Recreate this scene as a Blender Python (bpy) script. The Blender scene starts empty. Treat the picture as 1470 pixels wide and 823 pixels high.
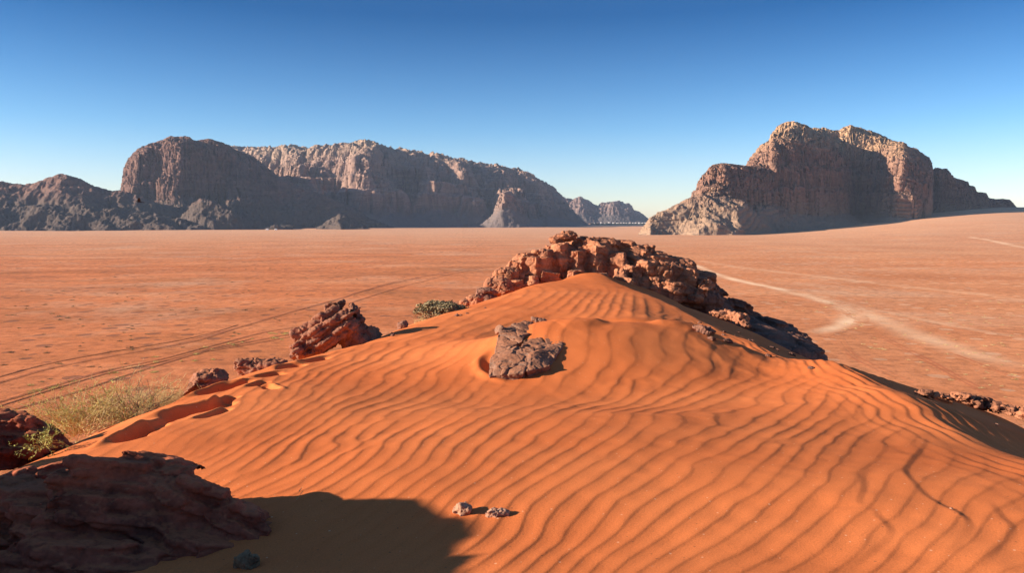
import bpy, math, random
import numpy as np
from mathutils import Vector, Matrix

random.seed(7)
scene = bpy.context.scene
NU, NV, QV, QB = 1150, 1250, 1.0, 1.0      # mesh detail
COL = scene.collection
R = math.radians

# ------------------------------------------------------------------ camera
F = 1100.0                      # focal length in photo pixels (photo 1470 x 823)
CX, CY, HORIZ = 735.0, 411.5, 316.0
EYE = 25.0                      # metres above the plain
PITCH = math.atan((CY - HORIZ) / F)
cam_d = bpy.data.cameras.new('camera')
cam_d.sensor_width = 36.0
cam_d.lens = 36.0 * F / 1470.0
cam_d.clip_start = 0.05
cam_d.clip_end = 100000.0
cam = bpy.data.objects.new('camera', cam_d)
COL.objects.link(cam)
cam.location = (0, 0, EYE)
cam.rotation_euler = (R(90) - PITCH, 0, 0)
scene.camera = cam
CP, SP = math.cos(PITCH), math.sin(PITCH)

def ray(px, py):
    """direction through a photo pixel, scaled to dY = 1"""
    u = (px - CX) / F
    v = (CY - py) / F
    x, y, z = u, CP + v * SP, -SP + v * CP
    return np.array([x / y, 1.0, z / y])

def at(px, py, Y):
    d = ray(px, py)
    return np.array([d[0] * Y, Y, EYE + d[2] * Y])

def project(X, Y, Z):
    dz = Z - EYE
    cy = Y * CP - dz * SP
    cz = Y * SP + dz * CP
    return CX + F * X / cy, CY - F * cz / cy

# ------------------------------------------------------------------ noise
_rng = np.random.RandomState(3)
_perm = _rng.permutation(256)
_perm = np.concatenate([_perm, _perm, _perm]).astype(np.int64)
_g = _rng.normal(size=(256, 3))
_g /= np.linalg.norm(_g, axis=1)[:, None]

def noise(x, y, z=0.0, seed=0):
    x, y, z = np.broadcast_arrays(np.asarray(x, float) + seed * 17.31, np.asarray(y, float) - seed * 9.77,
                                  np.asarray(z, float) + seed * 5.13)
    xi, yi, zi = np.floor(x), np.floor(y), np.floor(z)
    fx, fy, fz = x - xi, y - yi, z - zi
    X, Y, Z = xi.astype(np.int64) & 255, yi.astype(np.int64) & 255, zi.astype(np.int64) & 255
    u, v, w = (t * t * t * (t * (t * 6 - 15) + 10) for t in (fx, fy, fz))
    out = 0.0
    for a in (0, 1):
        pa = _perm[X + a]
        wa = u if a else 1 - u
        for b in (0, 1):
            pb = _perm[pa + Y + b]
            wb = v if b else 1 - v
            for c in (0, 1):
                g = _g[_perm[pb + Z + c]]
                wc = w if c else 1 - w
                out = out + wa * wb * wc * (g[..., 0] * (fx - a) + g[..., 1] * (fy - b) + g[..., 2] * (fz - c))
    return out * 1.5

def fbm(x, y, z=0.0, oct=4, seed=0, gain=0.5, lac=2.03):
    s, a, f = 0.0, 1.0, 1.0
    for o in range(oct):
        s = s + a * noise(np.asarray(x) * f, np.asarray(y) * f, np.asarray(z) * f, seed + o * 3)
        a *= gain
        f *= lac
    return s

def ridged(x, y, z=0.0, oct=4, seed=0, gain=0.5):
    s, a, f = 0.0, 1.0, 1.0
    for o in range(oct):
        s = s + a * (1 - 2 * np.abs(noise(np.asarray(x) * f, np.asarray(y) * f, np.asarray(z) * f, seed + o * 3)))
        a *= gain
        f *= 2.07
    return s

def blocks(x, y, z, seed=0, jit=0.9):
    """broken-block relief: every Voronoi cell is a tilted, offset plane; also the distance to the cell edge"""
    x = np.asarray(x, float) + seed * 3.7; y = np.asarray(y, float) - seed * 1.9; z = np.asarray(z, float) + seed * 2.3
    xi, yi, zi = np.floor(x).astype(np.int64), np.floor(y).astype(np.int64), np.floor(z).astype(np.int64)
    b1 = np.full(x.shape, 1e9); b2 = b1.copy(); val = np.zeros(x.shape)
    for i in (-1, 0, 1):
        pa = _perm[(xi + i) & 255]
        for j in (-1, 0, 1):
            pb = _perm[pa + ((yi + j) & 255)]
            for k in (-1, 0, 1):
                h = _perm[pb + ((zi + k) & 255)]
                g = _g[h]; g2 = _g[(h + 97) & 255]
                cx = xi + i + .5 + g[..., 0] * .5 * jit; cy = yi + j + .5 + g[..., 1] * .5 * jit; cz = zi + k + .5 + g[..., 2] * .5 * jit
                dx, dy, dz = x - cx, y - cy, z - cz
                d = np.sqrt(dx * dx + dy * dy + dz * dz)
                v = 0.55 * g2[..., 0] + 0.75 * (dx * g2[..., 1] + dy * g2[..., 2] + dz * g[..., 1])
                n = d < b1
                b2 = np.where(n, b1, np.minimum(b2, d))
                val = np.where(n, v, val)
                b1 = np.where(n, d, b1)
    return val, b2 - b1

def sstep(a, b, x):
    t = np.clip((x - a) / (b - a), 0, 1)
    return t * t * (3 - 2 * t)

def softplus(x, w):
    return w * np.logaddexp(0, np.asarray(x) / w)

# ------------------------------------------------------------------ mesh helpers
def mesh_obj(name, V, faces, mat=None, parent=None, smooth=True, attrs=None):
    """one mesh object from vertices and faces (quad array, tri array or a list of lists)"""
    me = bpy.data.meshes.new(name)
    V = np.asarray(V, dtype=np.float32)
    if isinstance(faces, np.ndarray):
        n, k = faces.shape
        me.vertices.add(len(V))
        me.vertices.foreach_set('co', V.ravel())
        me.loops.add(n * k)
        me.loops.foreach_set('vertex_index', faces.astype(np.int32).ravel())
        me.polygons.add(n)
        me.polygons.foreach_set('loop_start', np.arange(0, n * k, k, dtype=np.int32))
        me.update(calc_edges=True)
    else:
        me.from_pydata([tuple(map(float, v)) for v in V], [], faces)
    me.polygons.foreach_set('use_smooth', np.full(len(me.polygons), smooth))
    for k_, a in (attrs or {}).items():
        at_ = me.attributes.new(k_, 'FLOAT', 'POINT')
        at_.data.foreach_set('value', np.asarray(a, dtype=np.float32).ravel())
    me.validate()
    o = bpy.data.objects.new(name, me)
    COL.objects.link(o)
    if mat:
        me.materials.append(mat)
    if parent:
        o.parent = parent
    return o

def grid_faces(nr, nc, wrap=False):
    r = np.arange(nr - 1)[:, None]
    c = np.arange(nc if wrap else nc - 1)[None, :]
    c2 = (c + 1) % nc
    return np.stack([r * nc + c, r * nc + c2, (r + 1) * nc + c2, (r + 1) * nc + c], -1).reshape(-1, 4)

def tag(o, label=None, cat=None, group=None, kind=None):
    if label: o['label'] = label
    if cat: o['category'] = cat
    if group: o['group'] = group
    if kind: o['kind'] = kind
    return o

def empty(name, loc, rz=0.0):
    o = bpy.data.objects.new(name, None)
    COL.objects.link(o)
    o.location = tuple(map(float, loc))
    o.rotation_euler = (0, 0, rz)
    return o

# ------------------------------------------------------------------ material helper
class NT:
    def __init__(self, name):
        self.m = bpy.data.materials.new(name)
        self.m.use_nodes = True
        self.t = self.m.node_tree
        self.t.nodes.clear()
        self.out = self.t.nodes.new('ShaderNodeOutputMaterial')
        self.b = self.t.nodes.new('ShaderNodeBsdfPrincipled')
        self.t.links.new(self.b.outputs[0], self.out.inputs[0])
        self.geo = self.t.nodes.new('ShaderNodeNewGeometry')
        self.tc = self.t.nodes.new('ShaderNodeTexCoord')
    def n(self, typ, **kw):
        nd = self.t.nodes.new(typ)
        for k, v in kw.items():
            if k.startswith('i_'):
                self.set(nd.inputs[k[2:].replace('_', ' ')], v)
            else:
                setattr(nd, k, v)
        return nd
    def set(self, inp, v):
        if hasattr(v, 'is_output'):
            self.t.links.new(v, inp)
        elif isinstance(v, (tuple, list)) and inp.type == 'RGBA' and len(v) == 3:
            inp.default_value = (*v, 1)
        else:
            inp.default_value = v
    def vscale(self, vec, s):
        nd = self.t.nodes.new('ShaderNodeVectorMath')
        nd.operation = 'MULTIPLY'
        self.set(nd.inputs[0], vec)
        nd.inputs[1].default_value = s
        return nd.outputs[0]
    def noise(self, vec, scale, detail=4, rough=0.55, dist=0.0):
        nd = self.n('ShaderNodeTexNoise', i_Scale=scale, i_Detail=detail, i_Roughness=rough, i_Distortion=dist)
        self.set(nd.inputs['Vector'], vec)
        return nd.outputs['Fac']
    def ramp(self, fac, stops):
        nd = self.t.nodes.new('ShaderNodeValToRGB')
        cr = nd.color_ramp
        while len(cr.elements) < len(stops):
            cr.elements.new(0.5)
        for e, (p, c) in zip(cr.elements, stops):
            e.position = p
            e.color = (*c, 1) if not isinstance(c, (int, float)) else (c, c, c, 1)
        self.set(nd.inputs[0], fac)
        return nd.outputs[0]
    def mix(self, fac, a, b, blend='MIX'):
        nd = self.t.nodes.new('ShaderNodeMix')
        nd.data_type = 'RGBA'
        nd.blend_type = blend
        self.set(nd.inputs[0], fac)
        self.set(nd.inputs[6], a)
        self.set(nd.inputs[7], b)
        return nd.outputs[2]
    def math(self, op, a, b=None, clamp=False):
        nd = self.t.nodes.new('ShaderNodeMath')
        nd.operation = op
        nd.use_clamp = clamp
        self.set(nd.inputs[0], a)
        if b is not None:
            self.set(nd.inputs[1], b)
        return nd.outputs[0]
    def bump(self, h, dist, strength=1.0, normal=None):
        nd = self.n('ShaderNodeBump', i_Strength=strength, i_Distance=dist)
        self.set(nd.inputs['Height'], h)
        if normal is not None:
            self.set(nd.inputs['Normal'], normal)
        return nd.outputs[0]
    def attr(self, name):
        nd = self.n('ShaderNodeAttribute', attribute_name=name)
        return nd.outputs['Fac']
    def finish(self, color, rough=0.9, normal=None, spec=0.15):
        self.set(self.b.inputs['Base Color'], color)
        self.set(self.b.inputs['Roughness'], rough)
        self.b.inputs['Specular IOR Level'].default_value = spec
        if normal is not None:
            self.set(self.b.inputs['Normal'], normal)
        return self.m

# ------------------------------------------------------------------ light, sky
SUN_EL, SUN_AZ = R(17.6), R(-10.0)       # sun to the left, a touch behind the camera
SUN = Vector((-math.cos(SUN_EL) * math.cos(SUN_AZ), math.cos(SUN_EL) * math.sin(SUN_AZ), math.sin(SUN_EL)))
sd = bpy.data.lights.new('sun', 'SUN')
sd.energy = 4.6
sd.angle = R(0.5)
sd.color = (1.0, 0.89, 0.75)
so = bpy.data.objects.new('sun', sd)
COL.objects.link(so)
so.location = (-200, 0, 400)
so.rotation_euler = SUN.to_track_quat('Z', 'Y').to_euler()

w = bpy.data.worlds.new('World')
scene.world = w
w.use_nodes = True
wt = w.node_tree
bg = wt.nodes['Background']
sky = wt.nodes.new('ShaderNodeTexSky')
sky.sky_type = 'NISHITA'
sky.sun_disc = False
sky.sun_elevation = SUN_EL
sky.sun_rotation = math.atan2(SUN.x, SUN.y)
sky.altitude = 1000
sky.air_density = 1.0
sky.dust_density = 0.9
sky.ozone_density = 3.0
hs = wt.nodes.new('ShaderNodeHueSaturation')
hs.inputs['Saturation'].default_value = 1.15
wt.links.new(sky.outputs[0], hs.inputs['Color'])
# clear desert air: the sky deepens upward; above the view, blue added to lift shadows
tcw = wt.nodes.new('ShaderNodeTexCoord')
sxyz = wt.nodes.new('ShaderNodeSeparateXYZ')
wt.links.new(tcw.outputs['Generated'], sxyz.inputs[0])
rampw = wt.nodes.new('ShaderNodeValToRGB')
for e_, (p_, c_) in zip([rampw.color_ramp.elements[0], rampw.color_ramp.elements[1]] + [rampw.color_ramp.elements.new(0.5) for _ in range(2)],
                        ((0.0, (1.36, 1.18, 1.18, 1)), (0.42, (0.36, 0.33, 1.0, 1)), (0.115, (0.58, 0.78, 0.93, 1)), (0.25, (0.048, 0.33, 0.54, 1)))):
    e_.position = p_
    e_.color = c_
wt.links.new(sxyz.outputs[2], rampw.inputs[0])
mw = wt.nodes.new('ShaderNodeMix')
mw.data_type = 'RGBA'
mw.blend_type = 'MULTIPLY'
mw.inputs[0].default_value = 1.0
wt.links.new(hs.outputs[0], mw.inputs[6])
wt.links.new(rampw.outputs[0], mw.inputs[7])
wt.links.new(mw.outputs[2], bg.inputs['Color'])
bg.inputs['Strength'].default_value = 0.08

scene.view_settings.view_transform = 'Standard'
scene.view_settings.look = 'None'
scene.view_settings.gamma = 1
scene.view_settings.exposure = 1.3
scene.view_settings.use_curve_mapping = False
scene.cycles.use_denoising = True
scene.cycles.max_bounces = 6
scene.cycles.volume_bounces = 0
# ================================================================== the plain
def plain_z(X, Y):
    X = np.asarray(X, float); Y = np.asarray(Y, float)
    r = np.hypot(X, Y)
    rise = 62.0 * sstep(0.30, 0.66, X / np.maximum(Y, 1)) * sstep(700, 2300, Y)
    und = (1.2 * fbm(X / 260, Y / 260, oct=3, seed=2) + 0.35 * fbm(X / 45, Y / 45, oct=2, seed=5)) * sstep(60, 300, r)
    return rise + und

# ================================================================== the dune
_ctl = np.array([
    # px, py, Y   (points on the smooth sand)
    (100, 823, 4.3), (400, 823, 4.2), (735, 823, 4.0), (1100, 823, 3.9), (1400, 823, 3.85),
    (-200, 860, 3.6), (1700, 860, 3.4),
    (60, 745, 5.6), (400, 715, 5.5), (735, 700, 5.5), (1100, 695, 5.4), (1430, 700, 5.3),
    (0, 680, 7.0), (90, 640, 8.0), (250, 625, 8.2), (480, 615, 8.3), (735, 600, 8.5), (1000, 600, 8.45), (1370, 612, 8.2), (1290, 561, 10.0), (1200, 518, 13.0), (1440, 640, 7.4),
    (200, 590, 10.0), (380, 570, 10.4), (330, 545, 12.5), (470, 545, 12.3), (735, 545, 12.0), (960, 540, 12.2), (1110, 540, 12.8),
    (410, 515, 15.0), (560, 505, 15.4), (680, 505, 13.8), (860, 484, 13.5), (960, 490, 13.7), (820, 520, 12.6), (1060, 500, 15.6), (1100, 515, 15.6),
    (540, 485, 18.0), (640, 470, 19.5), (775, 464, 14.3), (840, 462, 14.4), (900, 462, 14.6), (980, 464, 15.4), (880, 500, 16.6), (960, 495, 17.4), (790, 495, 16.8),
    (620, 455, 22.0), (720, 445, 23.0), (820, 452, 22.0), (910, 451, 22.0), (990, 461, 22.4),
    (700, 430, 27.0), (780, 420, 28.0), (860, 418, 28.5), (920, 421, 28.0),
    (767, 408, 31.0), (820, 401, 33.0), (870, 395, 34.5), (900, 407, 33.0),
], float)
_P = np.array([at(*c) for c in _ctl])

class TPS:
    def __init__(self, P, v, lam=1e-3):
        n = len(P)
        d = np.linalg.norm(P[:, None] - P[None], axis=-1)
        K = self._k(d) + lam * np.eye(n)
        Q = np.c_[np.ones(n), P]
        A = np.zeros((n + 3, n + 3))
        A[:n, :n] = K; A[:n, n:] = Q; A[n:, :n] = Q.T
        s = np.linalg.solve(A, np.r_[v, 0, 0, 0])
        self.P, self.w, self.c = P, s[:n], s[n:]
    @staticmethod
    def _k(r):
        return r * r * np.log(r + 1e-9)
    def __call__(self, x, y):
        x = np.asarray(x, float); y = np.asarray(y, float)
        out = self.c[0] + self.c[1] * x + self.c[2] * y
        for p, w_ in zip(self.P, self.w):
            out = out + w_ * self._k(np.hypot(x - p[0], y - p[1]))
        return out

_S = lambda x, y: (x / 5.0, np.log(np.maximum(y, 2.0)) * 2.2)
_sx, _sy = _S(_P[:, 0], _P[:, 1])
_tps = TPS(np.c_[_sx, _sy], _P[:, 2], lam=2e-3)

_XL = np.array([(-30, -4.0), (2, -4.0), (4, -4.3), (7, -4.72), (8, -4.70), (10, -4.86), (12.5, -4.6), (15, -4.43), (18, -3.19),
                (22, -2.35), (27, -.95), (31, .8), (34, 2.6), (36, 3.2), (60, 4.0)])
_XR = np.array([(-30, 3.0), (2, 3.7), (4, 4.1), (6.8, 4.6), (8.2, 4.76), (10, 5.08), (13, 5.5), (14.7, 5.85), (19.7, 6.2), (23, 5.6),
                (28, 5.0), (33, 4.3), (36, 4.0), (60, 4.4)])
def _curve(tab, y):
    yy = np.linspace(-30, 60, 721)
    v = np.interp(yy, tab[:, 0], tab[:, 1])
    k = np.hanning(13); k /= k.sum()
    v = np.convolve(np.pad(v, 6, 'edge'), k, 'valid')
    return np.interp(y, yy, v)
def XL(y): return _curve(_XL, y)
def XR(y): return _curve(_XR, y)

def dune_base(X, Y):
    X = np.asarray(X, float); Y = np.asarray(Y, float)
    Xc = np.minimum(np.clip(X, -7, 8), XR(Y) + 0.15)
    z = _tps(*_S(Xc, np.clip(Y, 2.6, 36.5)))
    dl = XL(Y) - X
    z = z - 0.62 * softplus(dl - 0.35, 0.32)
    dr = X - XR(Y)
    wob = 0.05 * noise(X * 0.0, Y * 0.9, seed=4)
    z = z - 0.33 * softplus(dr + wob, 0.03) - 0.52 * softplus(dr - 3.2, 0.25)
    z = z - 0.55 * softplus(Y - 37.5, 0.8) - 0.55 * softplus(0.5 - Y, 0.6)
    return z

# dents in the sand: footprints, scours beside rocks  (px, py, Y guess solved by ray), half length, half width, angle, depth
def dune_hit(px, py, y0=2.5, y1=40.0):
    d = ray(px, py)
    ys = np.linspace(y0, y1, 3000)
    g = EYE + d[2] * ys - dune_base(d[0] * ys, ys)
    i = np.argmax(g < 0)
    if not (g < 0).any():
        i = int(np.argmin(g))
    y = ys[max(i, 1)]
    return np.array([d[0] * y, y, float(dune_base(d[0] * y, y))])

_dents = []
def dent(pa, pb, wid, depth, rim=0.35):
    a, b = dune_hit(*pa), dune_hit(*pb)
    _dents.append((a[:2], b[:2], wid, depth, rim))
dent((184, 630), (218, 612), 0.16, 0.17)
dent((232, 606), (262, 592), 0.14, 0.07)
dent((258, 592), (312, 580), 0.20, 0.20)
dent((315, 578), (333, 570), 0.10, 0.10)
dent((308, 560), (328, 554), 0.22, 0.20)
dent((333, 553), (350, 549), 0.13, 0.11)
dent((412, 528), (424, 526), 0.18, 0.15)
dent((382, 540), (396, 537), 0.16, 0.12)
dent((366, 553), (378, 549), 0.10, 0.06)
dent((440, 519), (462, 514), 0.16, 0.10)
dent((293, 598), (322, 586), 0.09, 0.05)
dent((150, 611), (166, 606), 0.07, 0.04)
dent((380, 553), (392, 558), 0.10, 0.05)
_scour = [dune_hit(697, 520), dune_hit(706, 497), dune_hit(700, 508)]

def dune_mid(X, Y):
    z = dune_base(X, Y)
    for a, b, wid, dep, rim in _dents:
        ab = b - a
        L = np.hypot(*ab)
        t = np.clip(((X - a[0]) * ab[0] + (Y - a[1]) * ab[1]) / (L * L + 1e-9), 0, 1)
        d = np.hypot(X - a[0] - t * ab[0], Y - a[1] - t * ab[1])
        z = z - 1.15 * dep * np.exp(-(d / (wid * (.92 + .25 * noise(X * 4, Y * 4, seed=6)))) ** 4) 
        nx, ny = -ab[1] / (L + 1e-9), ab[0] / (L + 1e-9)
        off = (X - a[0]) * nx + (Y - a[1]) * ny
        z = z + 0.38 * dep * np.exp(-((off - wid * 1.25) / (wid * 0.5)) ** 2) * np.exp(-(np.clip(d - np.abs(off), 0, None) / wid) ** 2)
    # crescent scour on the sun side of the half buried rock
    c = dune_hit_c
    d = np.hypot((X - c[0]) / 0.62, (Y - c[1]) / 0.85)
    ang = np.arctan2((Y - c[1]) / 0.85, (X - c[0]) / 0.62)
    side = np.clip(-np.cos(ang - 0.35), 0, 1) ** 2.5 * (0.8 + 0.5 * noise(X * 3, Y * 3, seed=8))
    z = z - 0.10 * side * np.exp(-((d - 0.95) / 0.17) ** 2) + 0.06 * side * np.exp(-((d - 1.28) / 0.14) ** 2)
    return z
dune_hit_c = dune_hit(752, 512)

# ---- ripple phase from the crest lines read off the photograph
_rip = np.array([
    # px, py, crest angle in the picture (deg, up to the right), vertical spacing px (negative: horizontal spacing)
    (1020, 700, 30, 26), (1200, 750, 31, 33), (1300, 690, 38, 40), (1400, 760, 44, 46), (1440, 680, 70, -60), (1320, 650, 72, -50),
    (800, 640, 34, 19), (900, 660, 32, 20), (1026, 638, 28, 21), (1124, 736, 30, 30), (830, 788, 36, 25), (960, 790, 30, 29), (1100, 810, 30, 34),
    (534, 622, 40, 18), (632, 638, 35, 20), (468, 579, 31, 13), (664, 573, 37, 16), (403, 664, 57, -30), (470, 655, 52, -28),
    (560, 660, 48, -27), (370, 620, 42, 16), (430, 610, 38, 14), (500, 700, 30, 18), (600, 700, 34, 19), (700, 700, 36, 20),
    (420, 760, 25, 20), (520, 770, 26, 22), (620, 780, 30, 24), (740, 770, 52, -38), (725, 800, 45, -40),
    (613, 522, 27, 14), (680, 470, 22, 10), (512, 563, 25, 12), (594, 522, 23, 11), (640, 490, 23, 11), (740, 450, 16, 9),
    (403, 596, 34, 12), (560, 540, 26, 13), (320, 640, 40, 16), (690, 600, 36, 17),
    (760, 570, 34, 18), (808, 522, 62, -36), (845, 505, 80, -42), (890, 522, 66, -42), (930, 560, 38, 23), (972, 538, 45, 26), (1000, 500, 100, -42), (940, 498, 95, -42),
    (1030, 530, 62, -40), (1080, 540, 60, -38), (1130, 568, 60, -38), (1064, 568, 34, 19), (1168, 578, 36, 21), (1220, 600, 42, 24), (1265, 588, 60, -36), (860, 590, 36, 20),
    (792, 434, 24, 9), (840, 436, 42, -16), (866, 431, 56, -15), (893, 431, 78, -15), (923, 431, 112, -16), (950, 436, 132, -20), (985, 448, 140, -26), (880, 415, 75, -12), (850, 446, 44, -17), (880, 447, 66, -17), (910, 447, 95, -17), (935, 446, 120, -18), (905, 424, 95, -12), (935, 425, 125, -13), (870, 424, 62, -13), (960, 428, 138, -16), (820, 424, 34, -16), (815, 447, 30, 9),
    (1200, 660, 33, 27), (1280, 730, 34, 36), (1350, 800, 40, 42),
], float)

def _surf_uv(u, v):
    Y = np.exp(v); X = u * Y
    return X, Y, dune_base(X, Y)

def build_phase():
    C, G = [], []
    for px, py, a, s in _rip:
        h = dune_hit(px, py)
        u0, v0 = h[0] / h[1], math.log(h[1])
        a = R(a)
        sp = s * math.cos(a) if s > 0 else -s * abs(math.sin(a))
        kx, ky = math.sin(a) / sp, math.cos(a) / sp
        e = 0.004
        pu1 = project(*_surf_uv(u0 + e, v0)); pu0 = project(*_surf_uv(u0 - e, v0))
        pv1 = project(*_surf_uv(u0, v0 + e)); pv0 = project(*_surf_uv(u0, v0 - e))
        gu = (kx * (pu1[0] - pu0[0]) + ky * (pu1[1] - pu0[1])) / (2 * e)
        gv = (kx * (pv1[0] - pv0[0]) + ky * (pv1[1] - pv0[1])) / (2 * e)
        C.append((u0, v0)); G.append((gu, gv))
    C, G = np.array(C), np.array(G)
    uu, vv = np.meshgrid(np.linspace(-0.75, 0.75, 15), np.linspace(1.25, 3.55, 26))
    B = np.c_[uu.ravel(), vv.ravel()]
    sg = 0.13
    du = (C[:, None, 0] - B[None, :, 0]); dv = (C[:, None, 1] - B[None, :, 1])
    E = np.exp(-(du ** 2 + dv ** 2) / (2 * sg * sg))
    Au = np.c_[np.ones(len(C)), np.zeros(len(C)), -du / sg ** 2 * E]
    Av = np.c_[np.zeros(len(C)), np.ones(len(C)), -dv / sg ** 2 * E]
    A = np.r_[Au, Av]
    y = np.r_[G[:, 0], G[:, 1]]
    wgt = 1.0 / np.r_[np.hypot(*G.T), np.hypot(*G.T)]
    # regularise: weak ridge plus fidelity of a smooth gradient everywhere (nearest-neighbour blended)
    Q = np.c_[uu.ravel(), vv.ravel()]
    d2 = ((Q[:, None, :] - C[None]) ** 2).sum(-1)
    ww = 1.0 / (d2 + 0.01) ** 2
    GQ = (ww[:, :, None] * G[None]).sum(1) / ww.sum(1)[:, None]
    du = (Q[:, None, 0] - B[None, :, 0]); dv = (Q[:, None, 1] - B[None, :, 1])
    E = np.exp(-(du ** 2 + dv ** 2) / (2 * sg * sg))
    Bu = np.c_[np.ones(len(Q)), np.zeros(len(Q)), -du / sg ** 2 * E]
    Bv = np.c_[np.zeros(len(Q)), np.ones(len(Q)), -dv / sg ** 2 * E]
    wq = 0.35 / np.r_[np.hypot(*GQ.T), np.hypot(*GQ.T)]
    M = np.r_[A * wgt[:, None], np.r_[Bu, Bv] * wq[:, None], 0.0006 * np.eye(A.shape[1])]
    rhs = np.r_[y * wgt, np.r_[GQ[:, 0], GQ[:, 1]] * wq, np.zeros(A.shape[1])]
    sol = np.linalg.lstsq(M, rhs, rcond=None)[0]
    def phase(u, v):
        out = sol[0] * u + sol[1] * v
        for (bu, bv), c in zip(B, sol[2:]):
            out = out + c * np.exp(-((u - bu) ** 2 + (v - bv) ** 2) / (2 * sg * sg))
        return out
    return phase

def saw(t, lee=0.25):
    """asymmetric ripple: long rounded windward side, shorter lee side"""
    t = t - np.floor(t)
    a = t / (1 - lee)
    up = 0.72 * a + 0.28 * np.sin(np.pi * np.clip(a, 0, 1) * 0.5) ** 2
    up = up - 0.10 * np.exp(-((a - 1) / 0.12) ** 2) * 0.6
    q = np.clip((t - (1 - lee)) / lee, 0, 1)
    dn = 0.94 * (1 - q * q * (3 - 2 * q))
    return np.where(t < 1 - lee, up, dn)

def amp_map(px, py):
    """how strongly the ripples stand out, from broad zones of the photograph's sand"""
    a = np.ones_like(px)
    for cx, cy, rx, ry, m in ((830, 405, 110, 18, 0.02), (870, 505, 90, 26, 0.40), (640, 465, 130, 32, 0.55), (930, 466, 90, 8, 0.1),
                              (1360, 640, 120, 26, 0.55), (420, 735, 70, 20, .5), (740, 450, 60, 12, 0.3), (770, 560, 50, 22, .3),
                              (200, 640, 130, 50, 0.25), (330, 600, 70, 40, 0.45), (1090, 505, 90, 20, 0.5),
                              (440, 660, 90, 35, 1.5), (720, 780, 60, 40, 1.5), (900, 434, 70, 16, 1.5), (1400, 760, 160, 90, 1.25), (640, 545, 120, 60, 0.75)):
        g = np.exp(-((px - cx) / rx) ** 2 - ((py - cy) / ry) ** 2)
        a = a * (1 + (m - 1) * g)
    return a

def _smooth(p):
    P = np.array(p, float); out = []
    PP = np.r_[[2 * P[0] - P[1]], P, [2 * P[-1] - P[-2]]]
    for i in range(1, len(PP) - 2):
        p0, p1, p2, p3 = PP[i - 1:i + 3]
        for s in (0, .33, .67):
            out.append(0.5 * (2 * p1 + (p2 - p0) * s + (2 * p0 - 5 * p1 + 4 * p2 - p3) * s * s + (3 * p1 - p0 - 3 * p2 + p3) * s ** 3))
    return [tuple(q) for q in out] + [tuple(P[-1])]
_folds = [(_smooth([(1312, 592), (1326, 632), (1312, 652), (1294, 674), (1304, 692), (1330, 716), (1368, 738), (1384, 754), (1368, 778), (1336, 806)]), 0.036, 0.38, 0.065, 'left'),
          (_smooth([(1242, 672), (1232, 684), (1234, 700), (1227, 718), (1230, 728)]), 0.022, 0.22, 0.065, 'left'),
          (_smooth([(1247, 731), (1256, 744), (1270, 760), (1268, 772), (1240, 792), (1205, 815)]), 0.026, 0.26, 0.065, 'left'),
          (_smooth([(1410, 716), (1432, 744), (1444, 762), (1420, 790), (1390, 815)]), 0.026, 0.30, 0.065, 'left'),
          (_smooth([(1424, 628), (1430, 645), (1452, 655), (1468, 668), (1470, 690)]), 0.020, 0.25, 0.065, 'left'),
          (_smooth([(1366, 600), (1384, 610), (1372, 628), (1368, 642)]), 0.018, 0.2, 0.065, 'left'),
          (_smooth([(806, 468), (840, 464), (880, 462), (920, 463), (965, 466), (1010, 470)]), 0.17, 1.0, 0.34, 'far')]
def fold_side(pts):
    # the gentle side of a fold is the one towards the left of the picture
    a_, b_ = dune_hit(*pts[0])[:2], dune_hit(*pts[-1])[:2]
    ab = b_ - a_
    return 1.0 if ab[0] * 0 - ab[1] * -1.0 > 0 else -1.0

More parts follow.
